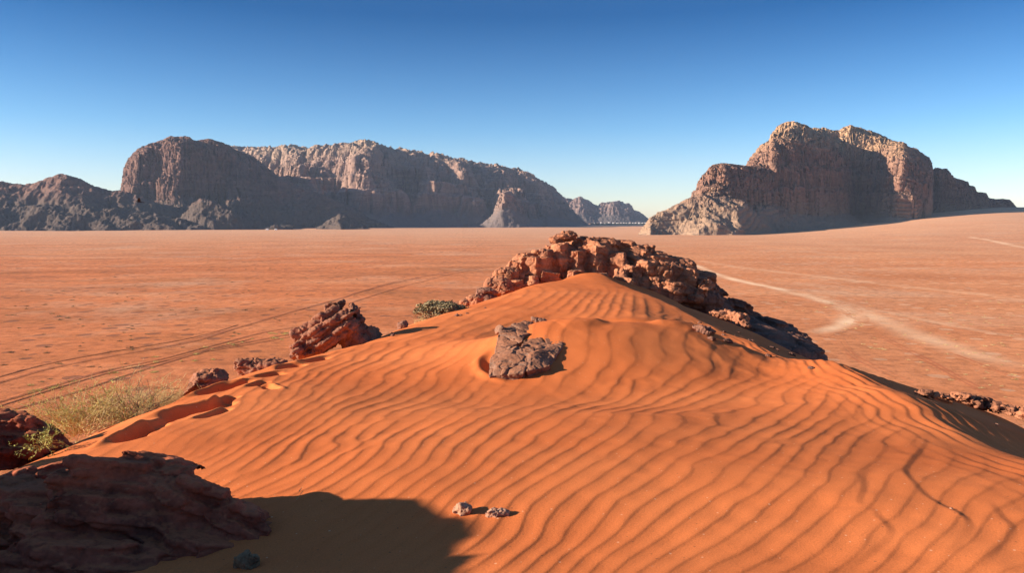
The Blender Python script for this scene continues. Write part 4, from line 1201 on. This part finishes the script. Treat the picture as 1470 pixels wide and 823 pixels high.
    for px, py, Y, r_, rt, sd, n in ((468, 476, 19.0, (1.02, 0.7, 0.40), (-6, -33, 8), 41, 6), (506, 478, 19.2, (0.52, 0.6, 0.62), (0, -52, 0), 42, 5), (445, 488, 18.8, (0.66, 0.5, 0.38), (-6, -30, 0), 43, 5),
                                     (480, 438, 19.3, (0.34, 0.25, 0.09), (0, -12, 0), 44, 2), (510, 447, 19.2, (0.15, 0.22, 0.22), (0, -30, 0), 45, 3), (518, 488, 19.1, (0.36, 0.45, 0.32), (0, -40, 0), 46, 4), (424, 506, 18.4, (0.34, 0.34, 0.20), (0, -32, 0), 47, 4)):
        bl += S(px, py, Y, r_, rt, sd, n=n, sides=9, jag=.18, slip=.08, taper=.4)
    rock('tilted_boulder', bl, 0.020 * QV, M_brown, amp=0.045, scale=0.55, bed=(0.02, 0.12, (0.55, -0.15, 0.8), 0.2), crack=(0.04, 0.7), seed=155, fine=0.008, label='large tilted rust brown boulder on the left flank of the dune', cat='boulder')
    rock('boulder', [B(297, 548, 12.9, (0.32, 0.28, 0.2), (0, -18, 0), 51), B(310, 547, 12.9, (0.17, 0.2, 0.2), (0, 14, 0), 52), B(272, 560, 12.6, (0.16, 0.1, 0.06), (0, -40, 0), 53)], 0.016 * QV, M_brown, amp=0.04, scale=0.25, bed=(.03, .1, (.3, 0, 1), .2), crack=(.03, .3), seed=160,
         label='small rust brown boulder nearest the dry bush on the dune edge', cat='boulder', group='boulders along the left edge of the dune')
    rock('boulder', [B(372, 528, 15.2, (0.42, 0.3, 0.17), (0, -8, 0), 54), B(398, 524, 15.2, (0.26, 0.25, 0.10), (0, 4, 0), 55), B(352, 526, 15.1, (0.2, 0.22, 0.18), (0, 0, 0), 56)], 0.02 * QV, M_brown, amp=0.05, scale=0.3, bed=(.04, .1, (.2, 0, 1), .2), crack=(.03, .3), seed=165,
         label='flat rust brown boulder in front of the large tilted boulder', cat='boulder', group='boulders along the left edge of the dune')
    rock('boulder', [B(577, 468, 20.5, (0.14, 0.14, 0.15), (0, 0, 0), 57)], 0.02, M_ledge, amp=0.03, scale=0.2, seed=170, label='tiny dark stone on the dune skyline left of the cushion bush', cat='boulder', group='boulders along the left edge of the dune')
    # ---- stones on the near sand
    def stone(px, py, size, seed, lab, mat=M_stone, up=0.4, cat='stone', rotz=0, vox=0.007):
        h = dune_hit(px, py)
        h = h + np.array([0, 0, size[2] * up])
        return rock('stone', [blob(h, size, (0, 12, rotz), seed, planes=9, flat=.55), blob(h + np.array([-size[0] * .5, 0, -size[2] * .3]), [s * .6 for s in size], (20, 0, 30), seed + 1, planes=9, flat=.6)], vox, mat, amp=size[0] * .22, scale=size[0] * 1.1, crack=(size[0] * .12, size[0]), seed=seed,
                    label=lab, cat=cat, fine=size[0] * .05)
    stone(664, 738, (0.058, 0.055, 0.072), 61, 'pointed pale stone at the tip of the shadow on the rippled sand')
    stone(713, 742, (0.075, 0.05, 0.036), 63, 'flat pale stone lying right of the pointed stone')
    stone(1366, 733, (0.013, 0.012, 0.010), 65, 'tiny white pebble on the rippled sand near the right edge', vox=0.003)
    stone(1431, 611, (0.02, 0.018, 0.014), 67, 'tiny white pebble on the shaded streaks at the dune crest', vox=0.004)
    g = rock_material('grey_stone', (0.24, 0.125, 0.06), (0.32, 0.17, 0.085), (0.10, 0.055, 0.03), scale=6, bedn=(2.5, .4, .4), bumpd=0.01)
    stone(357, 816, (0.075, 0.06, 0.075), 69, 'grey streaked stone in the shadow at the bottom edge', mat=g, up=.2)
    # debris near the crest
    deb = [(1012, 478, .30, 'stubby red stone in the broken sand by the crest'), (1022, 488, .16, 'chip of red stone just below the stubby stone by the crest'), (1044, 492, .14, 'small red chip at the right end of the debris shadow'), (1003, 468, .1, 'dark stone chip above the debris by the crest'),
           (1136, 510, .16, 'low sand coloured stone near the lower end of the dark ledge'), (1108, 500, .13, 'small pale stone between crest debris and dark ledge')]
    for i, (px, py, s, lab) in enumerate(deb):
        s *= .62
        stone(px, py, (s * 1.2, s, s * .6), 400 + 3 * i, lab, mat=M_ledge, up=.1, rotz=25 * i, vox=max(.01, s * .08))
    rg = np.random.RandomState(15)
    for i in range(22):
        if i < 14:
            px = rg.uniform(985, 1165); py = 466 + (px - 985) * .30 + rg.normal() * 7
        else:
            px = rg.uniform(560, 700); py = 463 - (px - 590) * .27 + rg.uniform(4, 16)
        s = rg.uniform(.025, .07)
        stone(px, py, (s * 1.2, s, s * .6), 500 + 3 * i, 'small loose chip of red rock lying on the upper dune sand', mat=M_ledge, up=.15, rotz=40 * i, vox=s * .16)
        bpy.context.scene.collection.objects[-1]['group'] = 'loose chips on the upper dune'
    # ---- rocky rim at the foot of the shaded slip face
    rim = [(1330, 563, 14.6, .2, 'small lit stone at the left end of the right-hand rock rim'), (1352, 567, 14.2, .22, 'flat reddish stone second along the right-hand rock rim'), (1378, 570, 13.8, .36, 'broad reddish slab in the middle of the right-hand rock rim'), (1402, 574, 13.4, .34, 'dark topped slab right of the broad reddish slab on the rim'),
           (1424, 580, 12.9, .26, 'low dark stone between the slabs of the right-hand rock rim'), (1446, 586, 12.4, .3, 'reddish block near the right end of the rock rim'), (1474, 592, 12.0, .34, 'last dark block of the rock rim at the right edge')]
    for i, (px, py, Y, s, lab) in enumerate(rim):
        Y = float(dune_hit(px, py + 8, 8, 14)[1])
        s = s * Y / 13.5 * .8
        rock('rim_stone', S(px, py + 3, Y, (s * 1.15, s, s * .36), (0, 10, 30 * i), 430 + i, n=4) + S(px + 9, py + 6, Y + .1, (s * .8, s * .8, s * .3), (0, 4, 60), 440 + i, n=3), 0.02 * QV, M_red, amp=0.05, scale=0.3, bed=(.05, .09, (.1, 0, 1), .2), crack=(.05, .3), seed=450 + i,
             label=lab, cat='rock', group='stones of the rock rim below the slip face')
# ================================================================== plants, bird, far settlement
def tubes(paths, sides=3):
    """many thin tapered stems as vertices and quads"""
    V, Fc, k = [], [], 0
    for P, r0, r1 in paths:
        P = np.asarray(P, float)
        n = len(P)
        T = np.gradient(P, axis=0); T /= np.linalg.norm(T, axis=1)[:, None] + 1e-9
        a = np.cross(T, np.array([0.31, 0.77, 0.55])); a /= np.linalg.norm(a, axis=1)[:, None] + 1e-9
        b = np.cross(T, a)
        rr = np.linspace(r0, r1, n)
        for j in range(sides):
            t = 2 * np.pi * j / sides
            V.append(P + (a * math.cos(t) + b * math.sin(t)) * rr[:, None])
        for j in range(sides):
            j2 = (j + 1) % sides
            for i in range(n - 1):
                Fc.append((k + j * n + i, k + j2 * n + i, k + j2 * n + i + 1, k + j * n + i + 1))
        k += n * sides
    return np.concatenate(V), np.array(Fc)

def grow(rg, base, d, L, n=6, wob=0.25, droop=0.0):
    P = [np.array(base, float)]
    d = np.array(d, float) / np.linalg.norm(d)
    for i in range(n):
        d = d + rg.normal(size=3) * wob * 0.5 + np.array([0, 0, -droop / n])
        d /= np.linalg.norm(d)
        P.append(P[-1] + d * L / n)
    return np.array(P)

def plant_material(name, c1, c2):
    t = NT(name)
    n = t.noise(t.geo.outputs['Position'], 5.0, 3, 0.6)
    c = t.mix(t.ramp(n, [(0.35, 0.0), (0.65, 1.0)]), c1, c2)
    m = t.finish(c, 0.8, None, 0.15)
    return m

def bush(name, base, rad, hgt, n, seed, mt, ms, label, cat='bush', lean=(0, 0), twigs=5, flat=1.0, r=0.0032, leaves=0, ml=None):
    rg = np.random.RandomState(seed)
    e = empty(name, base)
    st, tw, lf = [], [], []
    for i in range(n):
        a = rg.uniform(0, 2 * np.pi); q = rg.uniform(0, 1) ** 0.6
        d = np.array([math.cos(a) * q * rad * 1.5 + lean[0], math.sin(a) * q * rad * flat * 1.5 + lean[1], hgt * (1.15 - .65 * q)])
        L = np.linalg.norm(d) * rg.uniform(.6, 1.0)
        b0 = np.array([math.cos(a) * q * rad * .45, math.sin(a) * q * rad * .45 * flat, -0.05])
        P = grow(rg, b0, d, L, 7, 0.5, 0.45)
        st.append((P, r * 1.7, r * .8))
        for k in range(twigs):
            i0 = rg.randint(2, len(P))
            dd = d / np.linalg.norm(d) * .7 + rg.normal(size=3) * .75
            Q = grow(rg, P[i0], dd, L * rg.uniform(.15, .42), 4, 0.6, 0.1)
            tw.append((Q, r, r * .45))
            for m in range(2):
                Q2 = grow(rg, Q[rg.randint(1, len(Q))], dd + rg.normal(size=3) * .9, L * rg.uniform(.06, .2), 3, 0.3)
                tw.append((Q2, r * .8, r * .4))
                for z in range(leaves):
                    lf.append(Q2[rg.randint(0, len(Q2))] + rg.normal(size=3) * .012)
    if n <= 60:
        st, tw = st + tw, []
    V, Fc = tubes(st); mesh_obj('stems', V, Fc, ms, e)
    if tw:
        V, Fc = tubes(tw); mesh_obj('twigs', V, Fc, mt, e)
    if leaves:
        V, Fc = leaf_cloud(rg, np.array(lf), 0.016)
        mesh_obj('leaves', V, Fc, ml, e)
    tag(e, label, cat)
    return e

def leaf_cloud(rg, C, s):
    n = len(C)
    a = rg.normal(size=(n, 3)); a /= np.linalg.norm(a, axis=1)[:, None]
    b = np.cross(a, rg.normal(size=(n, 3))); b /= np.linalg.norm(b, axis=1)[:, None]
    ss = s * rg.uniform(.6, 1.3, (n, 1))
    V = np.stack([C - a * ss, C + b * ss * .45, C + a * ss, C - b * ss * .45], 1).reshape(-1, 3)
    return V, np.arange(4 * n).reshape(-1, 4)

def tuft_mesh(seed, n=70, h=0.5, w=0.6):
    rg = np.random.RandomState(seed)
    p = []
    for i in range(n):
        a = rg.uniform(0, 2 * np.pi); q = rg.uniform(0, 1)
        b = np.array([math.cos(a), math.sin(a), 0]) * q * w * .5
        d = np.array([math.cos(a) * q * .9, math.sin(a) * q * .9, .7])
        p.append((grow(rg, b - [0, 0, .05], d, h * rg.uniform(.5, 1.1), 3, .3), .022, .008))
    return tubes(p)

def build_life():
    M_straw = plant_material('dry_straw', (0.52, 0.38, 0.15), (0.62, 0.47, 0.22))
    M_green = plant_material('dull_green_stems', (0.40, 0.33, 0.085), (0.52, 0.42, 0.15))
    M_wood = plant_material('dark_twigs', (0.10, 0.07, 0.045), (0.16, 0.11, 0.07))
    M_leaf = plant_material('yellow_green_leaves', (0.33, 0.30, 0.06), (0.45, 0.39, 0.11))
    M_cush = plant_material('grey_green_cushion', (0.22, 0.165, 0.085), (0.33, 0.25, 0.135))
    M_tuftd = plant_material('dark_tuft', (0.16, 0.12, 0.055), (0.22, 0.17, 0.08))
    M_tuftp = plant_material('pale_tuft', (0.48, 0.33, 0.14), (0.55, 0.40, 0.19))
    def ground(px, py, Y):
        p = at(px, py, Y)
        p[2] = float(dune_base(p[0], p[1]))
        return p
    # dry broom bushes on the left edge of the dune
    bush('dry_bush', at(120, 618, 10.9) , 0.66, 0.80, int(120 * QB), 3, M_green, M_straw, 'yellow green wiry bush on the dune edge beside the dark left rock', leaves=1, ml=M_leaf, r=.0028)
    bush('dry_bush', at(188, 596, 11.6), 0.64, 0.74, int(105 * QB), 4, M_straw, M_wood, 'straw coloured dry bush with a dark woody base on the dune edge', r=.0028)
    bush('dry_bush', at(232, 578, 12.4), 0.42, 0.42, int(70 * QB), 5, M_straw, M_straw, 'pale sparse dry bush between the woody bush and the small brown boulder', r=.0024)
    bush('green_sprig', at(62, 632, 8.15), 0.17, 0.24, 16, 6, M_leaf, M_green, 'small leafy green sprig in front of the shaded left rock', cat='plant', leaves=3, ml=M_leaf, r=.002)
    # tall thin shrubs standing beyond
    for px, py, Y, hh, lab, s in ((78, 556, 26, .85, 'single thin dry stalk standing beyond the yellow green bush', 7), (150, 537, 24, .62, 'forked pale dry stalk standing above the wiry bushes', 8)):
        p = at(px, py, Y)
        g = float(dune_base(p[0], p[1]))
        bush('dry_stalk', (p[0], p[1], g), 0.12, (p[2] - g) + hh, 5, s, M_straw, M_straw, lab, cat='plant', r=.006, twigs=6)
    # single straw in front of the shadow
    h = dune_hit(420, 722)
    rg = np.random.RandomState(2)
    V, Fc = tubes([(grow(rg, (0, 0, -.02), (.5, .1, .8), .13, 6, .08), .0034, .002), (grow(rg, (.045, .01, .075), (.6, .1, .8), .04, 4, .1), .0045, .002)])
    o = mesh_obj('straw_stalk', V, Fc, M_straw); o.location = h
    tag(o, 'single dry straw stalk sticking from sand at the shadow edge', 'plant')
    # cushion bush on the dune skyline
    rg = np.random.RandomState(9)
    c = at(632, 448, 24.5)
    e = empty('cushion_bush', c)
    n = int(5200 * QB)
    d = rg.normal(size=(n, 3)); d[:, 2] = np.abs(d[:, 2]) * 1.0 - .15
    d /= np.linalg.norm(d, axis=1)[:, None]
    rr = 1 + .34 * noise(d[:, 0] * 2.6, d[:, 1] * 2.6, d[:, 2] * 2.6, seed=4) + .2 * noise(d[:, 0] * 7, d[:, 1] * 7, d[:, 2] * 7, seed=5) + rg.normal(size=n) * .06
    C = d * rr[:, None] * np.array([.72, .6, .30])
    V, Fc = leaf_cloud(rg, C, .05); mesh_obj('foliage', V, Fc, M_cush, e)
    st = [(grow(rg, (rg.normal() * .2, rg.normal() * .2, -.25), x * np.array([.7, .6, .4]), .6, 5, .2), .012, .005) for x in d[:90]]
    V, Fc = tubes(st); mesh_obj('stems', V, Fc, M_wood, e)
    tag(e, 'grey green cushion shaped bush on the dune skyline left of the outcrop', 'bush')
    C = [c]
    bush('dry_bush', at(610, 463, 22.8), .34, .2, int(50 * QB), 12, M_straw, M_straw, 'low straw coloured plant at the left foot of the cushion bush', r=.005)
    # scattered tufts on the plain
    kinds = []
    for s in range(3):
        V, Fc = tuft_mesh(20 + s, 60, .42, .8); kinds.append((V, Fc))
    rg = np.random.RandomState(77)
    def scatter(n, region, mat, label, group, smin, smax, special):
        protos = [None] * 3
        for i in range(n):
            px, py = region(rg)
            p = plain_hit(px, py)
            k = i % 3
            if protos[k] is None:
                o = mesh_obj('desert_tuft', kinds[k][0], kinds[k][1], mat)
                protos[k] = o
            else:
                o = protos[k].copy(); COL.objects.link(o)
            s = rg.uniform(smin, smax)
            o.location = p; o.rotation_euler = (0, 0, rg.uniform(0, 6.28)); o.scale = (s * rg.uniform(.9, 1.6), s, s * rg.uniform(.6, 1))
            tag(o, label, 'tuft', group)
    def left(rg):
        while True:
            py = 352 + 215 * rg.uniform() ** 0.8; px = rg.uniform(0, 640)
            if py < 575 - px * .27 - 0 and py < 560: return px, py
    def leftnear(rg):
        t = rg.uniform(); return 40 + t * 380, 562 - t * 85 + rg.normal() * 7
    def right(rg):
        while True:
            px = rg.uniform(1060, 1475); py = rg.uniform(430, 610)
            if py < 400 + (px - 1010) * .42 and (px > 1180 or py < 450 or rg.uniform() < .3): return px, py
    scatter(150, left, M_tuftd, 'small dark desert tuft on the red plain left of the dune', 'dark tufts on the red plain', .5, 1.1, 0)
    scatter(34, leftnear, M_green, 'low green tuft between the vehicle tracks on the left plain', 'green tufts by the left tracks', .6, 1.3, 0)
    scatter(105, right, M_tuftp, 'small pale tuft on the sandy flat right of the dune', 'pale tufts on the right flat', .35, .85, 0)
    # ---- bird
    t = NT('black_feathers'); Mb = t.finish((0.012, 0.011, 0.011), 0.6, None, .3)
    bc = at(200, 290, 62)
    V, Fc = [], []
    ring = 8
    prof = [(-.26, .004, 0), (-.2, .03, 0), (-.1, .055, 0), (.0, .065, 0), (.1, .05, .01), (.16, .034, .02), (.2, .036, .03), (.235, .024, .03), (.275, .003, .022)]
    for x, r_, dz in prof:
        for j in range(ring):
            a = 2 * np.pi * j / ring
            V.append((x, math.cos(a) * r_, math.sin(a) * r_ * .85 + dz))
    Fc = grid_faces(len(prof), ring, wrap=True).tolist()
    def plate(pts, th=.008):
        k = len(V); n = len(pts)
        for z in (th, -th):
            for p in pts: V.append((p[0], p[1], p[2] + z))
        Fc.append([k + i for i in range(n)]); Fc.append([k + n + i for i in range(n)][::-1])
        for i in range(n):
            j = (i + 1) % n
            Fc.append([k + i, k + n + i, k + n + j, k + j])
    for s in (1, -1):
        plate([(.10, s * .03, .02), (.14, s * .2, .10), (.06, s * .40, .17), (-.06, s * .44, .17), (-.07, s * .34, .13), (-.09, s * .2, .09), (-.08, s * .03, .02)])
    plate([(-.2, .02, 0), (-.2, -.02, 0), (-.36, -.07, 0), (-.38, 0, 0), (-.36, .07, 0)], .005)
    o = mesh_obj('bird', np.array(V), Fc, Mb, smooth=False)
    o.location = bc; o.rotation_euler = (R(22), R(-6), R(200))
    tag(o, 'black bird in flight with raised wings before the dark mountains', 'bird')
    # ---- white settlement at the foot of the far ridge
    t = NT('white_wall'); Mw = t.finish(t.mix(t.noise(t.geo.outputs['Position'], .3, 3), (.74, .73, .70), (.82, .81, .79)), .9)
    t = NT('dark_opening'); Md = t.finish((.03, .035, .04), .5)
    t = NT('tent_cloth'); Mt = t.finish((.80, .79, .75), .9)
    t = NT('steel'); Ms = t.finish((.30, .31, .33), .5)
    t = NT('dark_scrub'); Mg = t.finish(t.mix(t.noise(t.geo.outputs['Position'], .2, 3), (.03, .035, .022), (.055, .06, .035)), .9)
    def box(x0, x1, y0, y1, z0, z1):
        return [(x, y, z) for z in (z0, z1) for y in (y0, y1) for x in (x0, x1)], [[0, 2, 3, 1], [4, 5, 7, 6], [0, 1, 5, 4], [2, 6, 7, 3], [0, 4, 6, 2], [1, 3, 7, 5]]
    def boxes(name, L, mat, parent):
        V, Fc = [], []
        for b in L:
            v, f = box(*b); k = len(V); V += v; Fc += [[i + k for i in q] for q in f]
        return mesh_obj(name, V, Fc, mat, parent, smooth=False)
    Yv = 4350.0
    pos = [(853, 8, 5, 0), (862.5, 17, 9, 30), (868, 10, 5, 60), (873.5, 20, 10, 0), (880, 22, 6, 40), (886, 30, 6, 10), (891, 14, 6, 70), (895, 16, 7, 0), (899, 10, 5, 20), (903.5, 22, 6, 50), (908, 18, 6, 0), (912, 16, 6.5, 30), (917, 22, 7.5, 10), (922, 20, 6, 45), (926, 16, 6, 0)]
    labs = ['low white hut at the left end of the far settlement', 'bright white two storey house second from the left in the settlement', 'low pale house between the two bright tall houses', 'tallest bright white house beside the radio mast', 'long low white house just right of the mast',
            'widest white building in the middle of the settlement', 'narrow white house right of the widest building', 'white house in the centre right of the settlement', 'smallest white hut in the right half of the settlement', 'low white house left of the pale rock spur', 'white house below the small pale rock spur',
            'white house third from the right end of the settlement', 'bright white block second before the right end of the settlement', 'low white house next to last before the butte', 'last pale house half behind the butte rocks']
    for (px, w_, h_, dy), lab in zip(pos, labs):
        x = (px - CX) / F * (Yv + dy); y = Yv + dy
        e = empty('white_building', (x, y, float(plain_z(x, y)) + 3.0))
        w_ *= .42
        wv, wf = box(-w_ / 2, w_ / 2, -5, 5, -6, h_)
        mesh_obj('wall', wv, wf, Mw, e, smooth=False)
        boxes('roof', [(-w_ / 2 - .3, w_ / 2 + .3, -5.3, 5.3, h_ + .02, h_ + .7)], Mw, e)
        for q in range(max(2, int(w_ / 6))):
            cx = -w_ / 2 + (q + .5) * w_ / max(2, int(w_ / 6))
            boxes('window', [(cx - .7, cx + .7, -5.06, -4.9, h_ * .45, h_ * .45 + 1.5)], Md, e)
        tag(e, lab, 'building', 'white buildings of the far settlement')
    x = (875.5 - CX) / F * Yv
    e = empty('radio_mast', (x, Yv, float(plain_z(x, Yv))))
    V, Fc = tubes([([(0, 0, 0), (0, 0, 20), (0, 0, 42)], .9, .35)], 4); mesh_obj('pole', V, Fc, Ms, e)
    boxes('antenna', [(-2, 2, -.3, .3, 36, 37), (-1.5, 1.5, -.3, .3, 39, 40)], Ms, e)
    tag(e, 'tall thin radio mast standing among the white settlement houses', 'mast')
    # dark scrub line before the houses
    rg = np.random.RandomState(31)
    C = []
    for i in range(260):
        px = rg.uniform(848, 932); y = 4230 + rg.uniform(-25, 25); x = (px - CX) / F * y
        h_ = rg.uniform(3, 7)
        for q in range(26):
            v = rg.normal(size=3); v /= np.linalg.norm(v)
            C.append((x + v[0] * 6, y + v[1] * 4, float(plain_z(x, y)) + max(0.2, h_ * .5 + v[2] * h_ * .5)))
    V, Fc = leaf_cloud(rg, np.array(C), 2.2)
    o = mesh_obj('scrub_belt', V, Fc, Mg); tag(o, 'dark low scrub belt before the white settlement', 'scrub', kind='stuff')
    # ---- camp below the dark mountain
    for px, lab, s in ((384.6, 'left white tent of the small camp below the dark mountain', 1.0), (396.8, 'right white tent of the small camp below the dark mountain', .95)):
        y = 1890; x = (px - CX) / F * y
        e = empty('white_tent', (x, y, float(plain_z(x, y)) + .2))
        w_, d_, h_, r_ = 2.8 * s, 3.2 * s, 2.2 * s, 4.0 * s
        wv, wf = box(-w_, w_, -d_, d_, -.5, h_); mesh_obj('wall', wv, wf, Mt, e, smooth=False)
        mesh_obj('roof', [(-w_ * 1.1, -d_ * 1.05, h_ + .02), (w_ * 1.1, -d_ * 1.05, h_ + .02), (w_ * 1.1, d_ * 1.05, h_ + .02), (-w_ * 1.1, d_ * 1.05, h_ + .02), (0, -d_ * 1.05, r_), (0, d_ * 1.05, r_)], [[0, 1, 4], [2, 3, 5], [1, 2, 5, 4], [3, 0, 4, 5], [0, 3, 2, 1]], Mt, e, smooth=False)
        boxes('door', [(-.6, .6, -d_ - .06, -d_ + .05, 0, 1.7)], Md, e)
        tag(e, lab, 'tent', 'tents of the small camp')
    M_tree = plant_material('camp_tree_leaves', (.05, .07, .025), (.09, .11, .04))
    for px, hh, lab in ((388.5, 5.5, 'left green tree between the white tents of the camp'), (392.5, 4.6, 'right green tree between the white tents of the camp')):
        y = 1896; x = (px - CX) / F * y
        e = empty('tree', (x, y, float(plain_z(x, y)) + .2))
        V, Fc = tubes([([(0, 0, -.5), (.1, 0, 1.2), (0, .1, hh * .6)], .25, .1), ([(0, 0, 1.4), (.8, .2, hh * .7)], .12, .05), ([(0, 0, 1.3), (-.7, -.2, hh * .7)], .12, .05)], 6); mesh_obj('trunk', V, Fc, M_wood, e)
        d = rg.normal(size=(900, 3)); d /= np.linalg.norm(d, axis=1)[:, None]
        q = rg.uniform(.4, 1, (900, 1)) * (1 + .35 * noise(d[:, 0] * 2, d[:, 1] * 2, d[:, 2] * 2, seed=6))[:, None]
        V, Fc = leaf_cloud(rg, d * q * np.array([2.0, 2.0, hh * .33]) + np.array([0, 0, hh * .66]), .32); mesh_obj('crown', V, Fc, M_tree, e)
        tag(e, lab, 'tree', 'trees of the small camp')
# ================================================================== build everything
M_sand = sand_material()
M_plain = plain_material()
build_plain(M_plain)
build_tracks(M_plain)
build_dune(M_sand)
build_mountains()
build_rocks()
build_life()
build_haze()
